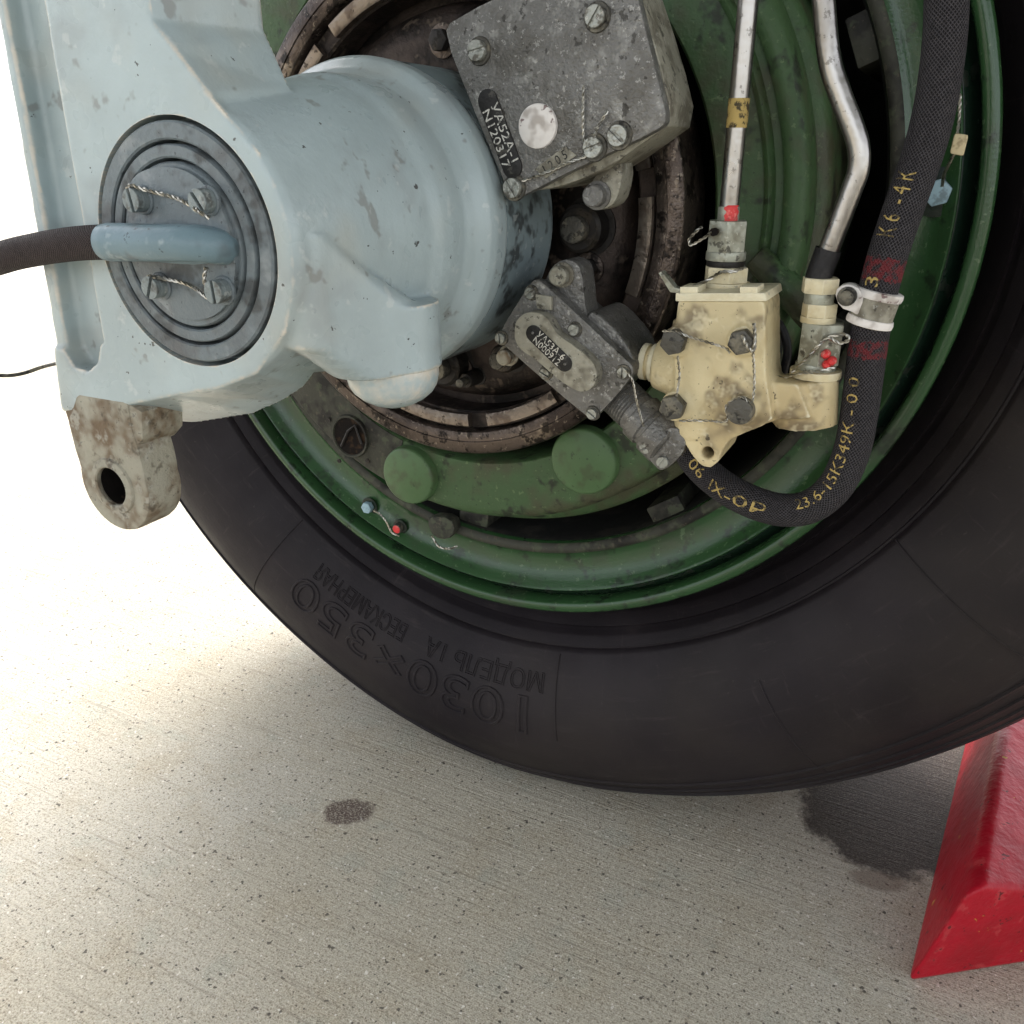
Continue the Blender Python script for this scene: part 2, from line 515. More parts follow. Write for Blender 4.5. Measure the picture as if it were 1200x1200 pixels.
def braid(name, dark, light, rad, k=900, nv=14, red=()):
    """woven cover from the UVs of a tube: u = metres along, v = turn"""
    mt, nt, bs = newmat(name)
    uv = node(nt, 'TexCoord').outputs['UV']
    sp = node(nt, 'SeparateXYZ'); nt.links.new(uv, sp.inputs[0])
    U = math_(nt, 'MULTIPLY', sp.outputs[0], k)
    V = math_(nt, 'MULTIPLY', sp.outputs[1], 2 * PI * nv)
    a = math_(nt, 'SINE', math_(nt, 'ADD', U, V))
    b = math_(nt, 'SINE', math_(nt, 'SUBTRACT', U, V))
    h = math_(nt, 'MAXIMUM', a, b)
    oc = node(nt, 'TexCoord').outputs['Object']
    fz = noise(nt, oc, 420, 4)
    h2 = math_(nt, 'ADD', h, math_(nt, 'MULTIPLY', fz, 1.4))
    c = mixc(nt, ramp(nt, h2, .6, 2.0), dark, light)
    for u0, u1 in red:
        f = math_(nt, 'MULTIPLY', math_(nt, 'GREATER_THAN', math_(nt, 'ADD', sp.outputs[0], math_(nt, 'MULTIPLY', fz, .008)), u0 + .004), math_(nt, 'LESS_THAN', math_(nt, 'ADD', sp.outputs[0], math_(nt, 'MULTIPLY', fz, .008)), u1 + .004))
        f = math_(nt, 'MULTIPLY', f, ramp(nt, noise(nt, oc, 260, 4), .40, .56))
        c = mixc(nt, math_(nt, 'MULTIPLY', f, .7), c, (.20, .025, .03))
    nt.links.new(c, bs.inputs['Base Color'])
    bs.inputs['Roughness'].default_value = .75
    bs.inputs['Specular IOR Level'].default_value = .15
    bp = node(nt, 'Bump'); bp.inputs['Strength'].default_value = .7; bp.inputs['Distance'].default_value = .0008
    nt.links.new(h2, bp.inputs['Height']); nt.links.new(bp.outputs[0], bs.inputs['Normal'])
    return mt

def concrete():
    mt, nt, bs = newmat('brushed_concrete')
    tc = node(nt, 'TexCoord').outputs['Object']
    big = ramp(nt, noise(nt, tc, 2.2, 3), .35, .65)
    c = mixc(nt, big, (.42, .380, .300), (.47, .440, .375))
    c = mixc(nt, math_(nt, 'MULTIPLY', ramp(nt, noise(nt, tc, 17, 4, .7), .46, .66), .45), c, (.36, .305, .215))
    c = mixc(nt, math_(nt, 'MULTIPLY', ramp(nt, noise(nt, tc, 26, 3, .6), .56, .68), .35), c, (.33, .345, .29))
    g = noise(nt, tc, 460, 2, .75)
    g2 = noise(nt, tc, 900, 1, .5)
    grain = math_(nt, 'MULTIPLY_ADD', math_(nt, 'ADD', g, g2), .5, 0.0)
    c = mixc(nt, math_(nt, 'MULTIPLY', ramp(nt, grain, .52, .36), .62), c, (.64, .58, .455))
    c = mixc(nt, math_(nt, 'MULTIPLY', ramp(nt, grain, .52, .64), .75), c, (.19, .15, .10))
    c = mixc(nt, math_(nt, 'MULTIPLY', ramp(nt, noise(nt, tc, 240, 1), .69, .73), .85), c, (.08, .068, .055))
    c = mixc(nt, math_(nt, 'MULTIPLY', ramp(nt, noise(nt, tc, 270, 1, .5), .30, .265), .8), c, (.74, .70, .62))
    vo = node(nt, 'TexVoronoi'); nt.links.new(tc, vo.inputs['Vector']); vo.inputs['Scale'].default_value = 95
    wn = ramp(nt, noise(nt, tc, 31, 2), .48, .60)
    pit = math_(nt, 'MULTIPLY', math_(nt, 'SUBTRACT', 1.0, ramp(nt, vo.outputs['Distance'], .08, .15)), wn)
    c = mixc(nt, math_(nt, 'MULTIPLY', pit, .85), c, (.05, .042, .035))
    # broom strokes, nearly parallel to the photograph's lower edge
    mp = node(nt, 'Mapping'); nt.links.new(tc, mp.inputs[0])
    mp.inputs['Rotation'].default_value = (0, 0, R(14)); mp.inputs['Scale'].default_value = (2.5, 95, 1)
    br = noise(nt, mp.outputs[0], 3.2, 4, .7)
    c = mixc(nt, math_(nt, 'MULTIPLY', ramp(nt, br, .56, .68), .45), c, (.24, .205, .155))
    # stains with their own outlines
    sp = node(nt, 'SeparateXYZ'); nt.links.new(tc, sp.inputs[0])
    wob = math_(nt, 'MULTIPLY', math_(nt, 'SUBTRACT', noise(nt, tc, 34, 5), .5), 1.0)
    wob2 = math_(nt, 'MULTIPLY', math_(nt, 'SUBTRACT', noise(nt, tc, 170, 3), .5), .35)
    wob = math_(nt, 'ADD', wob, wob2)
    def spot(cx, cy, rx, ry, rot, soft, k=1.0):
        dx = math_(nt, 'SUBTRACT', sp.outputs[0], cx); dy = math_(nt, 'SUBTRACT', sp.outputs[1], cy)
        ca, sa = math.cos(rot), math.sin(rot)
        u = math_(nt, 'DIVIDE', math_(nt, 'ADD', math_(nt, 'MULTIPLY', dx, ca), math_(nt, 'MULTIPLY', dy, sa)), rx)
        v = math_(nt, 'DIVIDE', math_(nt, 'SUBTRACT', math_(nt, 'MULTIPLY', dy, ca), math_(nt, 'MULTIPLY', dx, sa)), ry)
        d = math_(nt, 'SQRT', math_(nt, 'ADD', math_(nt, 'MULTIPLY', u, u), math_(nt, 'MULTIPLY', v, v)))
        return ramp(nt, math_(nt, 'MULTIPLY_ADD', wob, -k, d), 1 + soft, 1 - soft)
    wet = spot(.345, .025, .125, .125, 0, .07, .45)
    wet = math_(nt, 'MAXIMUM', wet, spot(.302, -.050, .064, .062, 0, .10, .6))
    wet = math_(nt, 'MAXIMUM', wet, spot(.39, .22, .17, .20, 0, .04, .4))
    damp = spot(.306, -.122, .020, .010, R(15), .25, .5)
    oil = spot(-.094, -.245, .0190, .0150, .5, .16, 1.1)
    gf = ramp(nt, grain, .40, .52)
    c = mixc(nt, math_(nt, 'MULTIPLY', oil, math_(nt, 'MULTIPLY_ADD', gf, .45, .45)), c, (.085, .055, .045))
    c = mixc(nt, math_(nt, 'MULTIPLY', damp, .55), c, (.13, .085, .06))
    c = mixc(nt, math_(nt, 'MULTIPLY', wet, math_(nt, 'MULTIPLY_ADD', gf, .12, .83)), c, (.026, .016, .011))
    nt.links.new(c, bs.inputs['Base Color'])
    nt.links.new(math_(nt, 'SUBTRACT', .85, math_(nt, 'MULTIPLY', wet, .22)), bs.inputs['Roughness'])
    bs.inputs['Specular IOR Level'].default_value = .22
    prev = None
    for h, st, di in ((br, .55, .0022), (grain, .6, .0012), (pit, -.6, .001)):
        b = node(nt, 'Bump'); b.inputs['Strength'].default_value = abs(st); b.inputs['Distance'].default_value = di
        b.invert = st < 0
        nt.links.new(h, b.inputs['Height'])
        if prev: nt.links.new(prev, b.inputs['Normal'])
        prev = b.outputs[0]
    nt.links.new(prev, bs.inputs['Normal'])
    return mt
M['concrete'] = concrete()
M['belly'] = paint('pale_grey_airframe_paint', (.16, .18, .19), .5, 0)

# ------------------------------------------------------------------ setting
bm = bmesh.new()
vs = [bm.verts.new(p) for p in ((-400, -400, GZ), (400, -400, GZ), (400, 400, GZ), (-400, 400, GZ))]
bm.faces.new(vs)
g = obj('concrete_ground', bm, M['concrete'])
g['kind'] = 'structure'
# the aircraft's underside above the frame, which keeps the wheel in shade
bm = bmesh.new()
out = [(-1.55, -3.0), (-1.25, .85), (-.1, 1.2), (2.6, 1.5), (3.0, -3.0)]
lo = [bm.verts.new((x, y, 1.60)) for x, y in out]
hi = [bm.verts.new((x, y, 1.95)) for x, y in out]
bm.faces.new(list(reversed(lo))); bm.faces.new(hi)
for i in range(5): bm.faces.new((lo[i], lo[(i + 1) % 5], hi[(i + 1) % 5], hi[i]))
g = obj('aircraft_underside', bevel(bm, .06), M['belly'])
g['kind'] = 'structure'

# ------------------------------------------------------------------ wheel
wheel = root('aircraft_wheel', (0, 0, GZ), 'large black aircraft tyre on a dark green rim standing on concrete', 'wheel')
TR, TB, THW, TN = .515, .268, .1605, 1.95
TM, TH = (TR + TB) / 2, (TR - TB) / 2
def side_y(r):                            # near sidewall surface at radius r
    s_ = max(-1, min(1, (r - TM) / TH))
    sn = abs(s_) ** (TN / 2)
    return -THW * max(0, 1 - sn * sn) ** (1 / TN)
def deform(p):                            # the tyre sits on the ground under load
    x, y, z = p
    a = math.exp(-(x / .17) ** 2) * max(0, min(1, (-z - .30) / .12))
    y *= 1 + .075 * a
    if z < GZ + .008:
        t = GZ + .008 - z
        z = GZ + .008 - .0085 * (1 - math.exp(-t / .0085))
    return Vector((x, y, z))
rs = []
k = 90
for i in range(k + 1):
    a = PI * i / k
    rs.append(TM - TH * math.copysign(abs(math.cos(a)) ** (2 / TN), math.cos(a)))
prof = []
GROOVE = [.3065, .3195, .331]
RIDGE = [.447, .459, .470, .480]
fine = sorted(set(rs) | {g_ + d for g_ in GROOVE for d in (-.0022, -.0009, .0009, .0022)} | {g_ + d for g_ in RIDGE for d in (-.0019, -.0007, .0007, .0019)})
for r_ in fine:
    y_ = side_y(r_)
    if any(abs(r_ - g_) < .0012 for g_ in GROOVE): y_ += .0036
    if any(abs(r_ - g_) < .0010 for g_ in RIDGE): y_ -= .0022
    if .3195 < r_ < .331: y_ -= .0012
    prof.append((r_, y_))
back = [(r_, -side_y(r_)) for r_ in reversed(rs)]
bm = revolve(prof + back[1:-1], 288, closed_prof=True)
for v in bm.verts: v.co = deform(v.co)
tyre = obj('tyre', bm, M['rubber'], wheel, 60)

def tyre_text(s, size, r0, ang, outline, spacing=1.0, name='raised_lettering', lift=.0003, width=None):
    me = text_mesh(s, size, 0, outline, spacing, 4)
    bmx = bmesh.new(); bmx.from_mesh(me); bpy.data.meshes.remove(me)
    bmesh.ops.subdivide_edges(bmx, edges=[e for e in bmx.edges if e.calc_length() > .004], cuts=5, use_grid_fill=True)
    xs = [v.co.x for v in bmx.verts]
    sc = 1 if width is None else width / (max(xs) - min(xs))
    for v in bmx.verts:
        r_ = r0 + v.co.y
        a = ang - v.co.x * sc / r0
        sl_ = (side_y(r_ + .001) - side_y(r_ - .001)) / .002
        nl = math.hypot(1, sl_)
        q_ = lift + v.co.z
        rr_ = r_ + q_ * sl_ / nl
        p = Vector((rr_ * math.cos(a), side_y(r_) - q_ / nl, rr_ * math.sin(a)))
        v.co = deform(p)
    return obj(name, bmx, M['rubber'], tyre)
def pang(px, py, Y=None):
    p = at(px, py, -.15 if Y is None else Y)
    return math.atan2(p.z, p.x), math.hypot(p.x, p.z)
def tang(px, py):                         # photo pixel -> angle, radius on the near sidewall
    Y = -.15
    for _ in range(12): Y = .5 * Y + .5 * side_y(pang(px, py, Y)[1])
    return pang(px, py, Y)
a0, r0 = tang(350, 688); a1, r1 = tang(630, 833)
big_r = (r0 + r1) / 2
tyre_text('1030×350', .044, big_r, (a0 + a1) / 2, .0010, 1.0, width=abs(a1 - a0) * big_r)
a0, r0 = tang(372, 668); a1, r1 = tang(478, 738)
tyre_text('БЕСКАМЕРНАЯ', .019, (r0 + r1) / 2, (a0 + a1) / 2, .00055, width=abs(a1 - a0) * r0)
a2, r2 = tang(516, 755); tyre_text('1А', .019, (r0 + r1) / 2, a2, .00055)
a3, r3 = tang(588, 778); tyre_text('МОДЕЛЬ', .019, (r0 + r1) / 2, a3, .00055)
for px, py, ra, rb in ((318, 650, .335, .468), (905, 830, .365, .455), (1100, 690, .332, .46), (655, 790, .335, .40), (215, 480, .34, .40)):
    a = tang(px, py)[0]
    pts = [deform(Vector((r_ * math.cos(a), side_y(r_) - .0002, r_ * math.sin(a)))) for r_ in [ra + (rb - ra) * i / 24 for i in range(25)]]
    obj('mould_line', tube(pts, .0006, 6), M['rubber'], tyre)

# rim: flange, groove, dished band, inner lip, barrel and web
def arc(c, r, a0, a1, n=6): return [(c[0] + r * math.cos(R(a0 + (a1 - a0) * i / n)), c[1] + r * math.sin(R(a0 + (a1 - a0) * i / n))) for i in range(n + 1)]
rp = [(.272, .15), (.272, -.12), (.284, -.135), (.2885, -.146)] + [(.2905, -.153), (.2908, -.157), (.2895, -.1595), (.287, -.1605), (.2835, -.1600), (.2822, -.1585), (.2816, -.1450), (.2790, -.1450)] \
   + [(.2752, -.1530), (.2742, -.1562), (.2728, -.1572), (.271, -.1560), (.268, -.1520), (.262, -.1485), (.252, -.1465), (.2475, -.1468), (.2462, -.1482), (.242, -.1485), (.2395, -.147), (.2385, -.143)] \
   + [(.2385, .10), (.002, .12), (.002, .14), (.25, .15)]
rim = obj('rim', revolve(rp, 256, closed_prof=True), M['green'], wheel, 50)
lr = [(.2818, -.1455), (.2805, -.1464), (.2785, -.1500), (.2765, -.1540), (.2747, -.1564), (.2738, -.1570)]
obj('groove_shade_ring', revolve(lr, 256), M['green_dark'], wheel, 60)  # slope of the rim groove, its shade painted in as near-black green
obj('barrel_shade', revolve([(.2388, -.1425), (.2370, -.139), (.2368, .095), (.05, .11)], 192), M['gap_shade'], wheel, 60)  # black surface added inside the barrel to paint the gap's shade
dl = [(.2464, -.1483), (.2458, -.1492), (.2430, -.1495), (.2402, -.1487), (.2390, -.1470)]
obj('inner_lip', revolve(dl, 256), M['hub_dirty'], wheel, 60)
for i in range(9):                        # drive keys along the inside of the barrel
    a = R(-57 + 40 * i)
    rot = Matrix.Rotation(-a, 3, 'Y')
    obj('drive_key', box((.2325 * math.cos(a), -.085, .2325 * math.sin(a)), (.013, .11, .026), .0015, rot), M['hub_dirty'], wheel)
for px, py, mt in ((1105, 225, 'blue_bolt'), (432, 597, 'blue_bolt'), (468, 622, 'red_mark')):
    a = pang(px, py)[0]
    c = Vector((.2635 * math.cos(a), -.1500, .2635 * math.sin(a)))
    if mt == 'red_mark':
        b = hexbolt(c, (0, -1, 0), .0044, .005, M['bolt'], wheel, 'hex_bolt', .0065, M['green_dark'])
        obj('paint_mark', lathe(c + Vector((0, -.0060, 0)), c + Vector((0, -.0072, 0)), [(0, .0036), (.6, .0032), (1, .0018)], 16), M['red_mark'], b)
    elif px > 900:
        b = hexbolt(c, (0, -1, 0), .0072, .005, M['blue_bolt'], wheel, 'hex_bolt', .0125, M['green_dark'], rot=.3)
    else:
        b = hexbolt(c, (0, -1, 0), .0050, .005, M['blue_bolt'], wheel, 'hex_bolt', .0075, M['green_dark'])
obj('safety_wire', wire_bm([at(438, 598, -.157), at(446, 603, -.158), at(453, 612, -.159), at(459, 624, -.158), at(468, 628, -.156)], .0005), M['wire'], wheel)
c = at(520, 618, -.158)
obj('clip_tab', prism(smooth_out(pxo([(503, 604), (530, 606), (535, 622), (526, 632), (510, 629), (503, 616)], -.155), 1), -.157, -.146, .002), M['hub_dirty'], wheel)
obj('safety_wire', wire_bm([at(506, 628, -.167), at(514, 640, -.168), at(526, 643, -.168), at(536, 640, -.165)], .0006), M['wire'], wheel)

# ------------------------------------------------------------------ brake unit
brake = root('wheel_brake_unit', (0, -.2, -.2), 'round green brake housing with browned steel ring inside the wheel rim', 'brake')
hp = [(.1585, -.16), (.1585, -.199), (.1600, -.2005), (.192, -.2005), (.1965, -.1995), (.1995, -.196), (.2005, -.190), (.2010, -.178), (.2035, -.172), (.209, -.170), (.212, -.166), (.2125, -.158), (.2125, -.05), (.1585, -.05)]
obj('housing', revolve(hp, 224, closed_prof=True), M['green_dish'], brake, 45)
# cast ridges on the right-hand part of the housing
rg = [(.1835, -.199), (.1845, -.203), (.187, -.2045), (.189, -.203), (.1905, -.199)]
obj('cast_rib', revolve(rg, 60, a0=R(-16), a1=R(80), closed_prof=True), M['green_dish'], brake, 60)
rg = [(.193, -.196), (.1945, -.2045), (.199, -.2080), (.204, -.2065), (.207, -.199), (.207, -.18), (.195, -.18)]
obj('cast_rib', revolve(rg, 60, a0=R(-24), a1=R(80), closed_prof=True), M['green_dish'], brake, 60)
p0, p1 = at(885, 300, -.205), at(958, 372, -.203)
obj('cast_rib', cyl(p0, p1, .007, .010, 16, .002), M['green_dish'], brake)
# dirty inner sector on the left
rg = [(.1602, -.1998), (.1602, -.2012), (.1955, -.2012), (.1975, -.1998)]
obj('bare_sector', revolve(rg, 40, a0=R(-158), a1=R(-108), closed_prof=True), M['hub_dirty'], brake)
for px, py, rr in ((478, 558, .0205), (683, 541, .0215)):
    c = at(px, py, -.206)
    obj('piston_cap', lathe(c + Vector((0, .006, 0)), c + Vector((0, -.0012, 0)), [(0, rr + .0012), (.7, rr + .0005), (.9, rr), (1, rr - .0012)], 48), M['green_cap'], brake)
c = at(411, 511, -.2013)
pl = obj('open_piston_port', revolve([(.0135, -.2013), (.0145, -.2035), (.0158, -.2035), (.0165, -.2010)], 40, c=(c.x, c.z)), M['hub_dirty'], brake)
obj('bore_shade', lathe(c + Vector((0, -.0004, 0)), c + Vector((0, -.0010, 0)), [(0, .0148), (1, .0145)], 32), M['hole_shade'], pl)  # flat dark disc painted as the shade of the open port
obj('retaining_clip', tube([at(400, 523, -.2035), at(408, 505, -.204), at(416, 498, -.204), at(424, 520, -.2035)], .0011, 6), M['dark_steel'], pl)
for px, py in ((386, 492), (398, 540), (431, 540)):
    c = at(px, py, -.2012)
    screw(c, .0017, .001, .6, M['dark_steel'], brake, 'rivet', 10)
# brown flange
bp = [(.1325, -.18), (.1325, -.2190), (.1332, -.2198), (.1385, -.2200), (.1390, -.2208), (.1455, -.2204), (.1470, -.2190), (.1475, -.2165), (.1475, -.18)]
obj('flange_ring', revolve(bp, 192, closed_prof=True), M['bronze'], brake, 50)
bp = [(.0, -.186), (.050, -.186), (.055, -.203), (.075, -.207), (.098, -.207), (.107, -.2045), (.112, -.199), (.116, -.186), (.1325, -.186)]
obj('backing_plate', revolve(bp, 160), M['bronze_dark'], brake, 50)
bp = [(.1205, -.190), (.1205, -.2105), (.1218, -.2120), (.1312, -.2120), (.1312, -.190)]
obj('slotted_ring', revolve(bp, 160, closed_prof=True), M['bronze_dark'], brake, 40)
NS = 12
angs = [pang(563, 497, -.214)[0] + 2 * PI * i / NS for i in range(NS)]
for a in angs:
    b_ = [(.1215, -.2115), (.1215, -.2165), (.1225, -.2172), (.1292, -.2172), (.1302, -.2162), (.1302, -.2115)]
    obj('ring_segment', revolve(b_, 16, a0=a + R(3.2), a1=a + 2 * PI / NS - R(3.2), closed_prof=True), M['bronze_bright'], brake, 40)
for px, py, r_ in ((532, 425, .0125), (690, 266, .0130), (602, 415, .009), (380, 405, .011), (560, 440, .005)):
    c = at(px, py, -.206)
    b = obj('bolt', lathe(c + Vector((0, .004, 0)), c + Vector((0, -.016, 0)), [(0, r_ * 1.25), (.25, r_ * 1.25), (.26, r_), (.9, r_), (1, r_ * .85)], 28), M['dark_steel'], brake)
    obj('bolt_shank', cyl(c + Vector((0, -.016, 0)), c + Vector((0, -.024, 0)), r_ * .55, bev=.0008), M['bolt'], b)
for a in range(0, 360, 36):
    c = Vector((.094 * math.cos(R(a + 20)), -.207, .094 * math.sin(R(a + 20))))
    hexbolt(c, (0, -1, 0), .0062, .006, M['dark_steel'], brake, 'flange_nut', .009, M['bronze'])
obj('axle_sleeve', revolve([(.07, -.186), (.062, -.21), (.060, -.26), (.0, -.26)], 64), M['dark_steel'], brake)

# ------------------------------------------------------------------ strut
strut = root('landing_gear_strut', (-.05, -.40, -.14), 'pale blue-green cast landing gear leg with a round bolted end cap', 'landing gear')
YF = -.4195
bm = bmesh.new()
add_revolve(bm, [(0, YF), (.0555, YF), (.0572, -.4165), (.0590, -.400), (.0635, -.362), (.0668, -.338), (.0690, -.331), (.0698, -.325), (.0700, -.314), (.0730, -.307), (.0775, -.3025), (.0790, -.298), (.0788, -.288), (.0770, -.284), (.0770, -.245), (0, -.245)], 128)
def loft(a, b, ya, yb):
    A = [bm.verts.new((x, ya, z)) for x, z in a]; B = [bm.verts.new((x, yb, z)) for x, z in b]
    n = len(A)
    for i in range(n): bm.faces.new((A[i], A[(i + 1) % n], B[(i + 1) % n], B[i]))
    bm.faces.new(A); bm.faces.new(list(reversed(B)))
# arm plate: main slab, channel floor, outer rail and bottom bar
main_f = [(-.0595, -.066), (-.02, -.0640), (.008, -.0575), (.031, -.0485), (.049, -.030), (.0555, -.010), (.0555, .010), (.045, .035), (.024, .055), (.010, .070), (.0, .080), (-.004, .32), (-.0545, .32)]
main_b = [(-.0595, -.0945), (-.02, -.0845), (.000, -.0755), (.014, -.0670), (.024, -.0560), (.029, -.044), (.031, -.010), (.031, .010), (.028, .035), (.022, .060), (.012, .080), (.008, .32), (-.0545, .32)]
loft(main_f, main_b, YF, -.372)
bar_f = [(-.0995, -.0815), (-.06, -.0745), (-.02, -.064), (-.02, -.05), (-.062, -.045), (-.066, -.054), (-.074, -.059), (-.083, -.058), (-.0885, -.050), (-.0955, -.050)]
bar_b = [(-.1055, -.0985), (-.06, -.0945), (-.02, -.0845), (-.02, -.05), (-.062, -.045), (-.066, -.054), (-.074, -.059), (-.083, -.058), (-.0885, -.050), (-.1015, -.050)]
loft(bar_f, bar_b, YF, -.372)
rail_f = [(-.0957, -.053), (-.0880, -.053), (-.0840, .05), (-.0800, .32), (-.0830, .32), (-.0905, .05)]
rail_b = [(-.1017, -.053), (-.0880, -.053), (-.0840, .05), (-.0800, .32), (-.0890, .32), (-.0965, .05)]
loft(rail_f, rail_b, YF + .002, -.372)
loft([(-.100, -.075), (-.050, -.075), (-.045, .32), (-.088, .32)], [(-.102, -.075), (-.050, -.075), (-.045, .32), (-.090, .32)], -.4085, -.372)
# boss that carries the pivot pin, webbed to the barrel
bc = at(461, 395, -.355)
br = .0215
zt, zb = at(461, 352, -.355).z, at(461, 428, -.355).z
def capsule(p, q, ra, rb, n=12):
    p, q = Vector(p), Vector(q)
    for i in range(n + 1):
        t = i / n
        bmesh.ops.create_icosphere(bm, subdivisions=2, radius=ra + (rb - ra) * t, matrix=Matrix.Translation(p.lerp(q, t)))
add_cyl(bm, (bc.x, bc.y, zt), (bc.x, bc.y, zb), br, br * 1.02, 40)
for i in range(19):                       # gusset running from the barrel to the boss
    t = i / 18
    x_, y_ = .049 + (bc.x - .049) * t, -.4045 + (bc.y + .4045) * t
    add_cyl(bm, (x_, y_, .006 + (zt - .006) * min(1, t * 1.25) ** .9), (x_, y_, -.038 + (zb + .038) * min(1, t * 1.6)), .0105 + (br - .0105) * t ** 1.5, n=32)
body = link('cast_body', cast(bm, .0012, 2, cyl((0, -.44, 0), (0, -.402, 0), .0485, n=160)), M['blue'], strut, 45)
# parts on the body
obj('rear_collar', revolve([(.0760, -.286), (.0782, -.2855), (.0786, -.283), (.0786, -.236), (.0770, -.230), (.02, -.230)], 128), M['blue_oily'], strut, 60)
cap = obj('end_cap', revolve([(0, -.4205), (.0312, -.4205), (.0319, -.4196), (.0319, -.4085), (.0332, -.4085), (.0332, -.4196), (.0339, -.4203), (.0377, -.4203), (.0383, -.4194), (.0383, -.4085), (.0397, -.4085), (.0397, -.4194), (.0404, -.4201), (.0458, -.4201), (.0466, -.4192), (.0466, -.4025)], 128), M['blue_cap'], strut)
pl = smooth_out([(-.0265, .004), (-.0255, .018), (-.019, .027), (-.004, .0305), (.012, .0290), (.024, .020), (.0300, .006), (.0300, -.008), (.0235, -.021), (.010, -.0285), (-.006, -.0285), (-.017, -.0215), (-.0255, -.010)], 2)
plate = obj('cover_plate', prism(pl, -.4200, -.4228, .0007), M['blue_cap'], strut)
scs = []
for (px, py), a in zip(((163, 234), (240, 235), (184, 335), (258, 340)), (1.75, -.95, 1.15, 1.65)):
    c = at(px + 6, py, -.4225)
    scs.append(c)
    screw(c, .0046, .0068, a, M['blue_screw'], strut, 'cap_screw')
    obj('spring_washer', lathe(c, c + Vector((0, -.0014, 0)), [(0, .0057), (.7, .0057), (1, .0052)], 24), M['blue_cap'], strut)
F = Vector((0, -.0045, 0))
obj('safety_wire', wire_bm([scs[0] + F + Vector((-.004, 0, .003)), scs[0] + F + Vector((.0, -.001, .0055)), scs[0] + F + Vector((.006, 0, .004)), (scs[0] + scs[1]) / 2 + F + Vector((.002, .002, .001)), scs[1] + F + Vector((-.005, 0, -.002)), scs[1] + F + Vector((0, -.003, -.003)), scs[1] + F + Vector((.004, -.001, -.006))], .0005), M['wire'], strut)
obj('safety_wire', wire_bm([scs[2] + F + Vector((-.002, 0, .0045)), scs[2] + F + Vector((.005, 0, .004)), (scs[2] + scs[3]) / 2 + F + Vector((.001, .002, .0015)), scs[3] + F + Vector((-.0045, 0, -.003)), scs[3] + F + Vector((-.005, -.001, .004)), scs[3] + F + Vector((-.004, 0, .009))], .0005), M['wire'], strut)
ep = spline([at(274, 293, -.411), at(260, 290, -.4235), at(228, 286, -.4315), at(190, 285, -.434), at(150, 284, -.4345), at(124, 284, -.435)], 8)
con = obj('cable_conduit', tube(ep, .0074, 28, rfun=lambda t: .0062 + .0013 * t if t < .96 else .0071), M['blue_tube'], strut, 60)
obj('conduit_foot', prism(smooth_out(pxo([(120, 268), (170, 262), (235, 262), (268, 270), (272, 290), (255, 310), (200, 308), (150, 300), (122, 296)], -.4228), 2), -.4222, -.4258, .0015), M['blue_tube'], con)
# pivot pin dome under the boss
c0 = Vector((bc.x - .0008, bc.y - .001, zb + .001))
obj('pivot_pin', lathe(c0, c0 + Vector((0, 0, -.0205)), [(0, br * .985), (.04, br * 1.0), (.25, br * 1.0), (.45, br * .955), (.62, br * .86), (.78, br * .68), (.9, br * .46), (.97, br * .25), (1, .001)], 48), M['blue'], strut, 60)
obj('keeper_bolt', lathe(at(385, 418, -.345), at(408, 424, -.352), [(0, .0075), (.5, .0075), (.51, .0055), (1, .0055)], 18), M['rust'], strut)
# jacking lug
LC = (-.0705, -.1155)
lo_ = circle(LC, .0238, 30, R(165), R(375)) + [(-.0472, -.1045), (-.0478, -.098), (-.0500, -.085), (-.0500, -.070), (-.085, -.070), (-.0960, -.086), (-.0950, -.100)]
lug = obj('jacking_lug', prism(lo_, -.4200, -.3985, .0030, [circle(LC, .0100, 28)]), M['rust'], strut, 35)
obj('bushing', revolve([(.0098, -.4195), (.0098, -.4212), (.0106, -.4218), (.0138, -.4212), (.0148, -.4195)], 40, c=LC), M['rust'], lug)
obj('bore_shade', revolve([(.0097, -.3990), (.0097, -.4190)], 40, c=LC), M['hole_shade'], lug)  # dark lining that paints the shade inside the lug hole
obj('lug_shoulder', prism([(-.0985, -.080), (-.0960, -.0935), (-.088, -.0965), (-.052, -.0945), (-.0450, -.0885), (-.0425, -.0745), (-.06, -.068), (-.09, -.070)], -.4190, -.3935, .003), M['rust'], strut)

# ------------------------------------------------------------------ cables on the left
hose_l = root('braided_cable', at(0, 305, -.43), 'brown-black braided cable running left out of the blue end cap conduit', 'cable')
obj('braid', tube(spline([at(134, 284, -.435), at(116, 284, -.435), at(85, 286, -.434), at(45, 292, -.432), at(0, 303, -.43), at(-70, 330, -.42), at(-150, 380, -.40)], 12), .0068, 24, uv=True), braid('brown_cable_braid', (.016, .012, .012), (.070, .052, .050), .0068, 4200, 34), hose_l, 60)
wl = obj('thin_cable', tube(spline([at(70, 425, -.36), at(50, 430, -.36), at(25, 438, -.37), at(0, 440, -.38), at(-60, 436, -.40), at(-140, 420, -.42)], 8), .0011, 10), M['bolt'])
wl['label'] = 'thin dark cable curving away left behind the strut'; wl['category'] = 'cable'

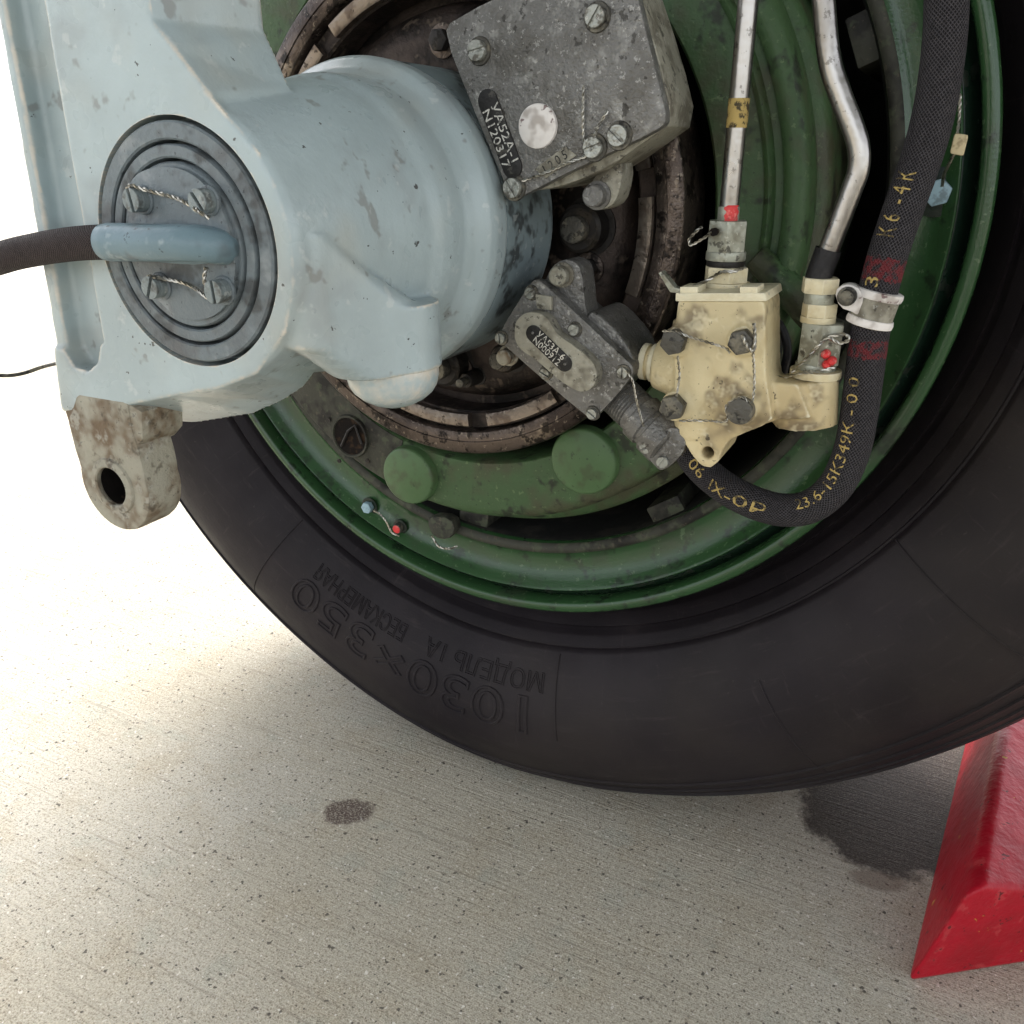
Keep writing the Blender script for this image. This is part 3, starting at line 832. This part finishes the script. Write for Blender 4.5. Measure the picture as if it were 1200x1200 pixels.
# ------------------------------------------------------------------ lower sensor box
Y1 = -.282
sb = root('sensor_box', at(665, 440, -.25), 'grey cast sensor box with black nameplate bolted beside the cream valve', 'sensor')
def p2(x, y): return at2(x, y, Y1)
fo = smooth_out(pxo([(627, 326), (617, 338), (587, 386), (585, 398), (594, 408), (684, 486), (694, 490), (702, 486), (741, 442), (742, 430), (736, 424), (636, 331)], Y1), 1)
obj('cover', prism(fo, Y1, Y1 + .006, .0012), M['cast_grey'], sb)
def inset(pts, c, k): return [(c[0] + (x - c[0]) * k, c[1] + (z - c[1]) * k) for x, z in pts]
fc = (sum(p[0] for p in fo) / len(fo), sum(p[1] for p in fo) / len(fo))
obj('case', prism(inset(fo, fc, .97), Y1 + .0065, Y1 + .034, .002), M['cast_grey'], sb)
bm = bmesh.new()
add_prism(bm, smooth_out(pxo([(688, 368), (700, 362), (728, 388), (746, 415), (748, 440), (735, 446), (700, 420)], Y1 + .012), 2), Y1 + .008, Y1 + .046)
link('motor_housing', cast(bm, .0010, 6), M['cast_grey'], sb, 60)
rz = pxo([(603, 383), (606, 374), (616, 366), (630, 366), (641, 372), (648, 384), (654, 393), (672, 405), (692, 420), (700, 436), (698, 450), (688, 459), (676, 459), (652, 443), (628, 421), (610, 410), (603, 398)], Y1 - .008)
obj('raised_cover', prism(smooth_out(rz, 2), Y1 + .001, Y1 - .008, .0025, seg=3), M['cast_pale'], sb, 60)
na, nb = at2(625, 391, Y1 - .0086), at2(661, 426, Y1 - .0086)
npl = obj('nameplate', prism(obround(na, nb, mlen(9.5, at(640, 408, Y1))), Y1 - .0075, Y1 - .0086, .0002), M['plate_black'], sb)
d = Vector((nb[0] - na[0], nb[1] - na[1])).normalized(); nrm = Vector((-d.y, d.x))
mid = Vector(((na[0] + nb[0]) / 2, (na[1] + nb[1]) / 2))
for s_, o_, wd in (('УА53А-6', .0019, .0185), ('N000912', -.0020, .0180)):
    c = mid + nrm * o_
    text_plate(s_, .0050, c - d * .01, c + d * .01, Y1 - .0087, M['letter_white'], npl, width=wd)
for q in (Vector(na) - d * .0005, Vector(nb) + d * .0005):
    obj('nameplate_rivet', lathe((q.x, Y1 - .0086, q.y), (q.x, Y1 - .0093, q.y), [(0, .0008), (1, .0004)], 10), M['cast_grey'], npl)
for i, (px, py) in enumerate(((623, 343), (588, 396), (640, 437), (674, 386), (731, 436), (695, 484))):
    c = at(px, py, Y1)
    screw(c, .0027, .0028, .7 + i, M['screw'], sb, 'cover_screw')
    obj('spring_washer', lathe(c, c + Vector((0, -.0008, 0)), [(0, .0040), (1, .0037)], 20), M['bolt'], sb)
obj('stamped_pad', prism(pxo([(629, 344), (648, 347), (648, 363), (631, 361)], Y1), Y1 + .001, Y1 - .002, .0004), M['cast_pale'], sb)
lugo = smooth_out(pxo([(640, 330), (648, 312), (662, 303), (676, 306), (683, 316), (686, 340), (688, 364), (696, 382), (668, 372)], Y1 + .012), 1)
obj('mounting_lug', prism(lugo, Y1 + .010, Y1 + .026, .002), M['cast_grey'], sb)
c = at(660, 322, Y1 + .010)
obj('lug_bolt', lathe(c, c + Vector((0, -.008, 0)), [(0, .0062), (.18, .0062), (.2, .0048), (.9, .0048), (1, .0040)], 24), M['cast_pale'], sb)
c = at(597, 416, Y1 + .014)
obj('lug_bolt', lathe(c, c + Vector((0, -.008, 0)), [(0, .0058), (.18, .0058), (.2, .0044), (.9, .0044), (1, .0036)], 24), M['rust'], sb)
# plug on the lower right corner
A, B = at(724, 462, Y1 + .018), at(785, 521, Y1 + .010)
ax = (B - A).normalized(); Lp = (B - A).length
pr = [(0, .0110)]
for i in range(7): pr += [(.04 + i * .045, .0112), (.055 + i * .045, .0102), (.07 + i * .045, .0102), (.082 + i * .045, .0112)]
pr += [(.42, .0108), (.44, .0125), (.62, .0125), (.64, .0115), (.70, .0115), (.72, .0132), (.97, .0132), (1, .0118)]
plug = obj('cable_plug', lathe(A, B, pr, 32), M['cast_grey'], sb, 30)
po = smooth_out(pxo([(752, 516), (766, 508), (795, 498), (806, 516), (800, 532), (786, 546), (776, 551), (770, 548), (752, 526)], Y1 + .002), 1)
obj('plug_elbow', prism(po, Y1 + .001, Y1 + .022, .002), M['cast_grey'], plug)
for (px, py), a in zip(((757, 524), (777, 541)), (.3, 1.0)):
    screw(at(px, py, Y1 + .001), .0030, .0020, a, M['screw'], plug, 'plug_screw')
obj('safety_wire', wire_bm([at(734, 434, Y1 - .003), at(741, 445, Y1 - .004), at(745, 465, Y1 - .003), at(752, 492, Y1 - .002), at(754, 500, Y1)], .0003), M['wire'], sb)

# ------------------------------------------------------------------ upper sensor box
Y2 = -.292
ub = root('sensor_box', at(660, 215, -.26), 'worn grey cast sensor box above, with white disc and riveted label strip', 'sensor')
fo = smooth_out(pxo([(604, 232), (596, 226), (590, 212), (552, 122), (520, 40), (530, 22), (660, -40), (720, -70), (733, -60), (775, 110), (782, 140), (772, 152), (700, 186), (660, 205), (620, 226)], Y2), 1)
obj('cover', prism(fo, Y2, Y2 + .007, .0014), M['cast_grey'], ub)
bo = smooth_out(pxo([(618, 224), (640, 222), (672, 214), (716, 194), (752, 168), (790, 140), (770, 60), (730, -60), (540, 20), (560, 120), (600, 210)], Y2 + .007), 1)
obj('case', prism(bo, Y2 + .0075, Y2 + .044, .004, seg=3), M['cast_pale'], ub)
c = at(631, 148, Y2)
obj('sight_disc', lathe(c, c + Vector((0, -.0022, 0)), [(0, .0096), (.7, .0094), (1, .0086)], 40), M['white'], ub)
na, nb = at2(571, 118, Y2 - .001), at2(600, 196, Y2 - .001)
npl = obj('nameplate', prism(obround(na, nb, mlen(12.5, at(590, 160, Y2))), Y2 + .0005, Y2 - .001, .0002), M['plate_black'], ub)
d = Vector((nb[0] - na[0], nb[1] - na[1])).normalized(); nrm = Vector((-d.y, d.x)); mid = Vector(((na[0] + nb[0]) / 2, (na[1] + nb[1]) / 2)) + d * .001
for s_, o_ in (('УА52А-1', .0024), ('N120317', -.0026)):
    c = mid + nrm * o_
    text_plate(s_, .0058, c - d * .01, c + d * .01, Y2 - .0011, M['letter_white'], npl, width=.027)
c = at2(649, 190, Y2)
lb = obj('label_strip', prism(pxo([(627, 198), (663, 171), (676, 182), (640, 209)], Y2), Y2 + .0005, Y2 - .0006, .0001), M['cast_pale'], ub)
text_plate('1 2 0 5', .0060, at2(632, 205, Y2), at2(670, 176, Y2), Y2 - .0007, M['plate_black'], lb, width=.013)
for (px, py), a in zip(((603, 220), (697, 173), (726, 159), (562, 60), (700, 20)), (-1.0, .35, -.7, .2, 1)):
    c = at(px, py, Y2)
    obj('spring_washer', lathe(c, c + Vector((0, -.001, 0)), [(0, .0062), (1, .0058)], 24), M['bolt'], ub)
    screw(c + Vector((0, -.0008, 0)), .0044, .0030, a, M['screw'], ub, 'cover_screw')
obj('safety_wire', wire_bm([at(612, 212, Y2 - .002), at(640, 202, Y2 - .002), at(668, 190, Y2 - .002), at(690, 182, Y2 - .002)], .00035), M['wire'], ub)
obj('safety_wire', wire_bm([at(686, 176, Y2 - .002), at(684, 160, Y2 - .002), at(683, 130, Y2 - .002), at(684, 100, Y2 - .002)], .00035), M['wire'], ub)
obj('safety_wire', wire_bm([at(696, 163, Y2 - .003), at(700, 150, Y2 - .003), at(712, 130, Y2 - .003)], .00035), M['wire'], ub)
lo_ = smooth_out(pxo([(724, 180), (732, 196), (727, 228), (718, 242), (702, 247), (689, 240), (687, 226), (700, 205), (712, 190)], Y2 + .02), 1)
obj('mounting_lug', prism(lo_, Y2 + .018, Y2 + .034, .002), M['cast_pale'], ub)
c = at(701, 229, Y2 + .018)
obj('lug_bolt', lathe(c, c + Vector((0, -.008, 0)), [(0, .0066), (.18, .0066), (.2, .0052), (.9, .0052), (1, .0044)], 24), M['cast_grey'], ub)

# ------------------------------------------------------------------ hydraulic valve
Y3 = -.282
hv = root('hydraulic_valve', at(840, 500, -.25), 'cream painted hydraulic valve block with four dark wired bolts', 'valve')
def q2(pts): return pxo(pts, Y3)
YB = -.246
bm = bmesh.new()
add_prism(bm, q2([(794, 352), (893, 352), (896, 358), (897, 440), (902, 470), (905, 492), (893, 500), (872, 508), (855, 516), (846, 528), (842, 541), (832, 549), (821, 546), (812, 536), (803, 522), (800, 508), (800, 492), (790, 470), (789, 392)]), Y3, YB, [circle(at2(829, 531, Y3), mlen(7.5, at(829, 531, Y3)), 20)])
pc = at(822, 440, Y3)
# raised vertical barrel on the face, side bosses
a_, b_ = at(823, 372, Y3 + .012), at(823, 506, Y3 + .012)
add_cyl(bm, a_, b_, mlen(34, a_), n=36)
a_, b_ = at(868, 415, Y3 + .010), at(868, 470, Y3 + .010)
add_cyl(bm, a_, b_, mlen(27, a_), n=32)
for px, py in ((794, 400), (872, 399), (793, 475), (871, 479)):
    c = at(px, py, Y3)
    add_cyl(bm, c + Vector((0, .02, 0)), c + Vector((0, -.0030, 0)), mlen(18, c), n=28)
# left port
a_, b_ = at(800, 430, Y3 + .022), at(770, 426, Y3 + .022)
add_cyl(bm, a_, b_, mlen(38, a_), mlen(29, a_), 32)
# right arm and boss
ba, bb = at(944, 442, Y3 + .028), at(944, 497, Y3 + .028)
add_cyl(bm, ba, bb, mlen(37, ba), mlen(36, ba), 40)
add_cyl(bm, at(880, 468, Y3 + .026), at(944, 468, Y3 + .028), mlen(27, ba), mlen(25, ba), 28)
add_prism(bm, q2([(880, 452), (930, 456), (946, 497), (906, 499), (866, 512)]), Y3 + .010, YB - .008)
link('valve_body', cast(bm, .0011, 5), M['beige'], hv, 60)
obj('bore_shade', cyl(at(829, 531, YB + .001), at(829, 531, YB - .003), .004), M['hole_shade'], hv)  # dark disc behind the hole, shade put in as colour
# top plate with tabs
tp = q2([(792, 343), (897, 343), (899, 353), (792, 353)])
obj('top_plate', prism(tp, Y3 - .001, YB, .0008), M['beige'], hv)
for px0, px1 in ((797, 818), (867, 888)):
    obj('top_tab', prism(q2([(px0, 336), (px1, 336), (px1, 343.5), (px0, 343.5)]), Y3 - .0005, Y3 + .014, .0006), M['beige'], hv)
obj('lock_tab', prism(q2([(768, 321), (772, 319), (787, 338), (800, 341), (800, 346), (782, 344)]), Y3 + .004, Y3 + .010, .0005), M['nut'], hv)
obj('port_plug', lathe(at(772, 426, Y3 + .022), at(752, 423, Y3 + .022), [(0, mlen(24, pc)), (.35, mlen(24, pc)), (.4, mlen(20, pc)), (.55, mlen(20, pc)), (.6, mlen(23, pc)), (.9, mlen(23, pc)), (1, mlen(20, pc))], 32), M['beige'], hv, 30)
bolts = []
for i, (px, py) in enumerate(((792, 399), (871, 399), (791, 475), (870, 479))):
    c = at(px, py, Y3 - .0035)
    bolts.append(c)
    b = obj('bolt', cyl(c, c + Vector((0, -.0065, 0)), mlen(15.5, c), n=6 if i != 3 else 28, bev=.0008, rot=.3), M['bolt'], hv, 30)
F = Vector((0, -.0055, 0))
obj('safety_wire', wire_bm([bolts[0] + F + Vector((-.005, 0, .005)), bolts[0] + F + Vector((.001, -.001, .0055)), bolts[0] + F + Vector((.008, .0015, .003)), bolts[1] + F + Vector((-.008, .0015, -.003)), bolts[1] + F + Vector((-.004, 0, -.005))], .0003), M['wire'], hv)
obj('safety_wire', wire_bm([bolts[1] + F + Vector((.001, -.003, .004)), bolts[1] + F + Vector((.004, -.003, -.001)), bolts[1] + F + Vector((.0065, -.001, -.003)), bolts[1] + F + Vector((.006, 0, .004)), bolts[1] + F + Vector((.005, 0, .009))], .0005), M['wire'], hv)
obj('safety_wire', wire_bm([bolts[1] + F + Vector((.006, 0, -.004)), (bolts[1] + bolts[3]) / 2 + F + Vector((.006, .002, 0)), bolts[3] + F + Vector((.005, 0, .005)), bolts[3] + F + Vector((0, 0, .007)), bolts[3] + F + Vector((-.0065, .0, .002)), bolts[3] + F + Vector((-.0055, 0, -.005)), (bolts[2] + bolts[3]) / 2 + F + Vector((0, .003, -.006)), bolts[2] + F + Vector((.004, .001, -.006))], .0003), M['wire'], hv)
obj('safety_wire', wire_bm([bolts[0] + F + Vector((.003, 0, -.006)), (bolts[2] + bolts[0]) / 2 + F + Vector((.003, .002, 0)), bolts[2] + F + Vector((.002, 0, .006))], .0003), M['wire'], hv)
# upper union: collar, sealing ring, nut
def vcyl(name, px, y0, y1, wd, Y, mt, parent, n=28, bev=.0006, wd1=None, rot=0, sm=40):
    a, b = at(px, y0, Y), at(px, y1, Y)
    b = Vector((a.x, a.y, b.z))
    return obj(name, cyl(a, b, mlen(wd / 2, a), mlen((wd1 or wd) / 2, a), n, bev, rot), mt, parent, sm)
YU = Y3 + .026
vcyl('union_collar', 850, 346, 330, 54, YU, M['beige'], hv)
vcyl('union_collar', 850, 330, 312, 52, YU, M['beige'], hv, 6, rot=.4, sm=25)
vcyl('seal_ring', 850, 312, 305, 44, YU, M['dark_steel'], hv)
vcyl('union_nut_skirt', 850, 305, 294, 46, YU, M['nut'], hv)
un = vcyl('union_nut', 850, 295, 258, 48, YU, M['nut'], hv, 6, rot=.25, sm=25)
c = at(836, 272, YU - .012)
obj('wire_hole_shade', cyl(c + Vector((0, .003, 0)), c + Vector((0, -.0008, 0)), .0018), M['hole_shade'], un)  # dark spot painted for the shade of a drilled hole
obj('safety_wire', wire_bm([at(834, 272, YU - .0125), at(826, 278, YU - .013), at(810, 287, YU - .012), at(808, 280, YU - .012), at(818, 269, YU - .012), at(823, 266, YU - .012)], .0004), M['wire'], hv)
obj('safety_wire', wire_bm([at(812, 336, Y3 + .005), at(830, 328, YU - .0125), at(845, 319, YU - .0135), at(860, 318, YU - .013), at(874, 313, YU - .010)], .0005), M['wire'], hv)
# right union stack standing in the boss
YR = Y3 + .028
rx = 955
vcyl('boss_rim', rx, 441, 432, 58, YR, M['beige'], hv)
vcyl('union_collar', rx, 433, 424, 46, YR, M['nut'], hv)
un2 = vcyl('union_nut', rx + 3, 425, 377, 52, YR, M['nut'], hv, 6, rot=.15, sm=25)
vcyl('elbow_body', rx + 3, 378, 370, 40, YR, M['beige'], hv)
vcyl('union_collar', rx + 4, 371, 355, 40, YR, M['beige'], hv, 6, rot=.5, sm=25)
vcyl('elbow_body', rx + 4, 356, 342, 34, YR, M['nut'], hv)
vcyl('union_nut', rx + 5, 343, 325, 44, YR, M['beige'], hv, 6, rot=.3, sm=25)
for px, py in ((967, 416), (968, 428), (974, 424)):
    c = at(px, py, YR - .0115)
    obj('paint_mark', lathe(c + Vector((0, .003, 0)), c + Vector((0, -.0012, 0)), [(0, .0022), (.7, .0019), (1, .0008)], 12), M['red_mark'], hv)
obj('safety_wire', wire_bm([at(928, 436, YR - .010), at(945, 420, YR - .0125), at(962, 402, YR - .0125), at(975, 394, YR - .010), at(990, 392, YR - .009), at(995, 398, YR - .009), at(984, 402, YR - .010), at(972, 396, YR - .011)], .0005), M['wire'], hv)
obj('safety_wire', wire_bm([at(920, 442, YR - .010), at(940, 437, YR - .0140), at(962, 435, YR - .0135), at(978, 430, YR - .010)], .0005), M['wire'], hv)
obj('rubber_hoop', tube(spline([at(900, 365, YB + .012), at(916, 385, YB + .010), at(923, 410, YB + .010), at(918, 436, YB + .012)], 8), .0022, 10), M['black_sleeve'], hv)
obj('side_boss', lathe(at(897, 405, YB + .012), at(912, 405, YB + .012), [(0, mlen(40, pc)), (.6, mlen(36, pc)), (1, mlen(30, pc))], 32), M['black_sleeve'], hv)

# ------------------------------------------------------------------ pipes
pa = at(853, 259, YU)
pipe = root('hydraulic_pipe', pa, 'straight bright steel pipe with red paint rising from the valve', 'pipe')
def up_to(p, z): return Vector((p.x, p.y, z))
rp_ = mlen(11, pa)
obj('pipe', cyl(pa + Vector((0, 0, -.004)), up_to(pa, .30), rp_, n=28), M['steel'], pipe)
obj('flare_sleeve', cyl(pa + Vector((0, 0, -.002)), pa + Vector((0, 0, .0065)), rp_ * 1.12, n=28, bev=.0006), M['nut'], pipe)
bm = bmesh.new()
z0, z1 = .0, at(853, 240, YU).z - pa.z
pts = []
for j in range(9):
    z = z1 * j / 8
    row = []
    for i in range(9):
        wv = .25 * math.sin(j * 1.7) * (j / 8)
        a = R(-95 + 75 * i / 8) + wv
        rr = rp_ * (1.16 if z < .0066 else 1.04)
        row.append(bm.verts.new((pa.x + rr * math.cos(a), pa.y + rr * math.sin(a), pa.z + z)))
    pts.append(row)
for A, B in zip(pts, pts[1:]):
    for i in range(8): bm.faces.new((A[i], A[i + 1], B[i + 1], B[i]))
obj('paint_mark', bm, M['red_mark'], pipe)
zy = at(856, 150, YU).z
obj('yellow_band', cyl(up_to(pa, zy), up_to(pa, zy + .012), rp_ * 1.06, n=28), M['letter_yellow'], pipe)

pb = at(962, 326, YR)
bent = root('bent_hydraulic_pipe', pb, 'bent bright steel pipe curving up from the right-hand union', 'pipe')
path = spline([at(961, 318, YR), at(970, 296, YR), at(983, 262, YR), at(997, 225, YR), at(1006, 198, YR), at(1006, 172, YR), at(998, 145, YR), at(985, 112, YR), at(972, 70, YR), at(965, 0, YR), at(962, -60, YR)], 10)
obj('pipe', tube(path, mlen(12, pb), 24), M['steel'], bent, 60)
obj('sleeve', tube(spline([at(957, 332, YR), at(960, 322, YR), at(971, 292, YR)], 6), mlen(15, pb), 24), M['black_sleeve'], bent, 60)

# ------------------------------------------------------------------ braided hose
YH = -.252
hpts = [(796, 500, -.225), (812, 536, -.232), (838, 563, -.240), (872, 584, YH), (912, 597, YH), (948, 594, YH), (978, 571, YH), (997, 532, YH), (1006, 490, YH), (1012, 445, YH), (1018, 400, YH), (1027, 350, YH), (1040, 300, YH + .002), (1058, 246, YH + .006), (1076, 196, YH + .010), (1090, 150, YH + .012), (1101, 95, YH + .014), (1108, 30, YH + .016), (1110, -60, YH + .018)]
hpath = spline([at(*p) for p in hpts], 14)
HR = mlen(21.5, at(1012, 445, YH))
Ls = [0]
for a, b in zip(hpath, hpath[1:]): Ls.append(Ls[-1] + (b - a).length)
def len_at(px, py):
    best = min(range(len(hpath)), key=lambda i: (hpath[i] - at(px, py, hpath[i].y)).length)
    return Ls[best]
hose = root('braided_hose', at(1012, 560, YH), 'thick black braided hose looping under the valve with yellow print', 'hose')
red = [(len_at(1020, 418), len_at(1022, 396)), (len_at(1036, 328), len_at(1042, 304))]
obj('braid', tube(hpath, HR, 32, uv=True), braid('black_hose_braid', (.012, .011, .012), (.070, .064, .068), HR, 3300, 34, red), hose, 60)
def hose_text(s, size, l0, l1, off, name='printed_lettering'):
    me = text_mesh(s, size, 0)
    bmx = bmesh.new(); bmx.from_mesh(me); bpy.data.meshes.remove(me)
    bmesh.ops.subdivide_edges(bmx, edges=[e for e in bmx.edges if e.calc_length() > .002], cuts=2)
    xs = [v.co.x for v in bmx.verts]; xa, xb = min(xs), max(xs)
    for v in bmx.verts:
        L = l0 + (v.co.x - xa) / (xb - xa) * (l1 - l0)
        i = max(1, min(len(Ls) - 1, next((j for j in range(len(Ls)) if Ls[j] >= L), len(Ls) - 1)))
        t = (L - Ls[i - 1]) / max(1e-9, Ls[i] - Ls[i - 1])
        p = hpath[i - 1].lerp(hpath[i], t)
        def tg(k): return (hpath[min(k + 1, len(hpath) - 1)] - hpath[max(k - 1, 0)]).normalized()
        T = tg(i - 1).lerp(tg(i), t).normalized()
        N = Vector((.25, -1, .1)); N = (N - T * N.dot(T)).normalized()
        B = N.cross(T)
        a = v.co.y / HR + off
        v.co = p + (N * math.cos(a) + B * math.sin(a)) * (HR + .0003)
    return obj(name, bmx, M['letter_yellow'], hose)
hose_text('06  IX-0Р', .0084, len_at(818, 542), len_at(897, 593), -.05)
hose_text('23.6-15К349К - 0 0', .0080, len_at(938, 596), len_at(1012, 440), .62)
hose_text('3', .0085, len_at(1036, 336), len_at(1037, 326), .55)
hose_text('К 6  - 4 К', .0110, len_at(1046, 282), len_at(1072, 205), .55)
# clamp round the hose
ci = min(range(len(hpath)), key=lambda i: (hpath[i] - at(1027, 362, YH)).length)
T = (hpath[ci + 1] - hpath[ci - 1]).normalized()
T = (T + Vector((.15, 0, -.0))).normalized()
cc = hpath[ci]
clamp = root('hose_clamp', cc, 'white cushioned pipe clamp gripping the braided hose', 'clamp')
hw_ = mlen(19, cc)
def cl(name, t0, t1, prof, mt): return obj(name, lathe(cc + T * t0, cc + T * t1, prof, 40), mt, clamp, 50)
cl('strap', -hw_ * .62, hw_ * .62, [(0, HR * 1.03), (0, HR * 1.10), (1, HR * 1.10), (1, HR * 1.03)], M['cast_pale'])
for s_ in (-1, 1):
    cl('cushion', s_ * hw_ * .55, s_ * hw_ * 1.1, [(0, HR * 1.02), (.1, HR * 1.17), (.5, HR * 1.22), (.9, HR * 1.19), (1, HR * 1.06), (1, HR * 1.0)], M['white'])
lp = at(990, 348, YR - .004)
tb = smooth_out(pxo([(978, 340), (990, 332), (1004, 334), (1014, 346), (1014, 376), (1002, 366), (984, 360)], YR - .004), 1)
obj('clamp_tab', prism(tb, YR - .006, YR + .003, .001), M['white'], clamp)
c = at(993, 347, YR - .006)
obj('clamp_bolt', lathe(c, c + Vector((0, -.006, 0)), [(0, mlen(11, c)), (.3, mlen(11, c)), (.32, mlen(8.5, c)), (.9, mlen(8, c)), (1, mlen(6, c))], 20), M['bolt'], clamp)

# ------------------------------------------------------------------ lead seal
ts = at(1122, 169, -.20)
tag = root('seal_tag', ts, 'small cream seal tag hanging on twisted wire by the blue rim bolt', 'seal')
obj('tag_block', prism(pxo([(1119, 156), (1135, 158), (1129, 183), (1113, 180)], -.20), -.203, -.197, .0012), M['tag'], tag)
obj('seal_wire', wire_bm([at(1125, 110, -.20), at(1124, 140, -.20), at(1122, 156, -.2005)], .0004), M['wire'], tag)
obj('seal_wire', wire_bm([at(1118, 180, -.2005), at(1112, 192, -.195), at(1106, 205, -.18), at(1104, 218, -.165)], .0005), M['wire'], tag)

# ------------------------------------------------------------------ chock
ck = root('wheel_chock', (.36, -.05, GZ), 'glossy red painted wheel chock wedged against the tyre on wet concrete', 'chock')
bm = bmesh.new()
ya, yb = -.205, .42
def cs(y):
    return [(.3525 + .1 * y, y, GZ), (.3715 + .09 * y, y, -.396), (.3795 + .09 * y, y, -.390), (.56 + .09 * y, y, -.445), (.57 + .09 * y, y, GZ)]
NY = 2
rows = []
for j in range(NY + 1):
    y = ya + (yb - ya) * j / NY
    row = cs(y)
    if j == 0: row = [(x, y_ + max(0, x - .335) * .75, z) for x, y_, z in row]
    rows.append([bm.verts.new(p) for p in row])
for A, B in zip(rows, rows[1:]):
    for i in range(5): bm.faces.new((A[i], A[(i + 1) % 5], B[(i + 1) % 5], B[i]))
bm.faces.new(rows[0]); bm.faces.new(list(reversed(rows[-1])))
bevel(bm, .009, 4)
obj('block', bm, M['chock'], ck, 50)
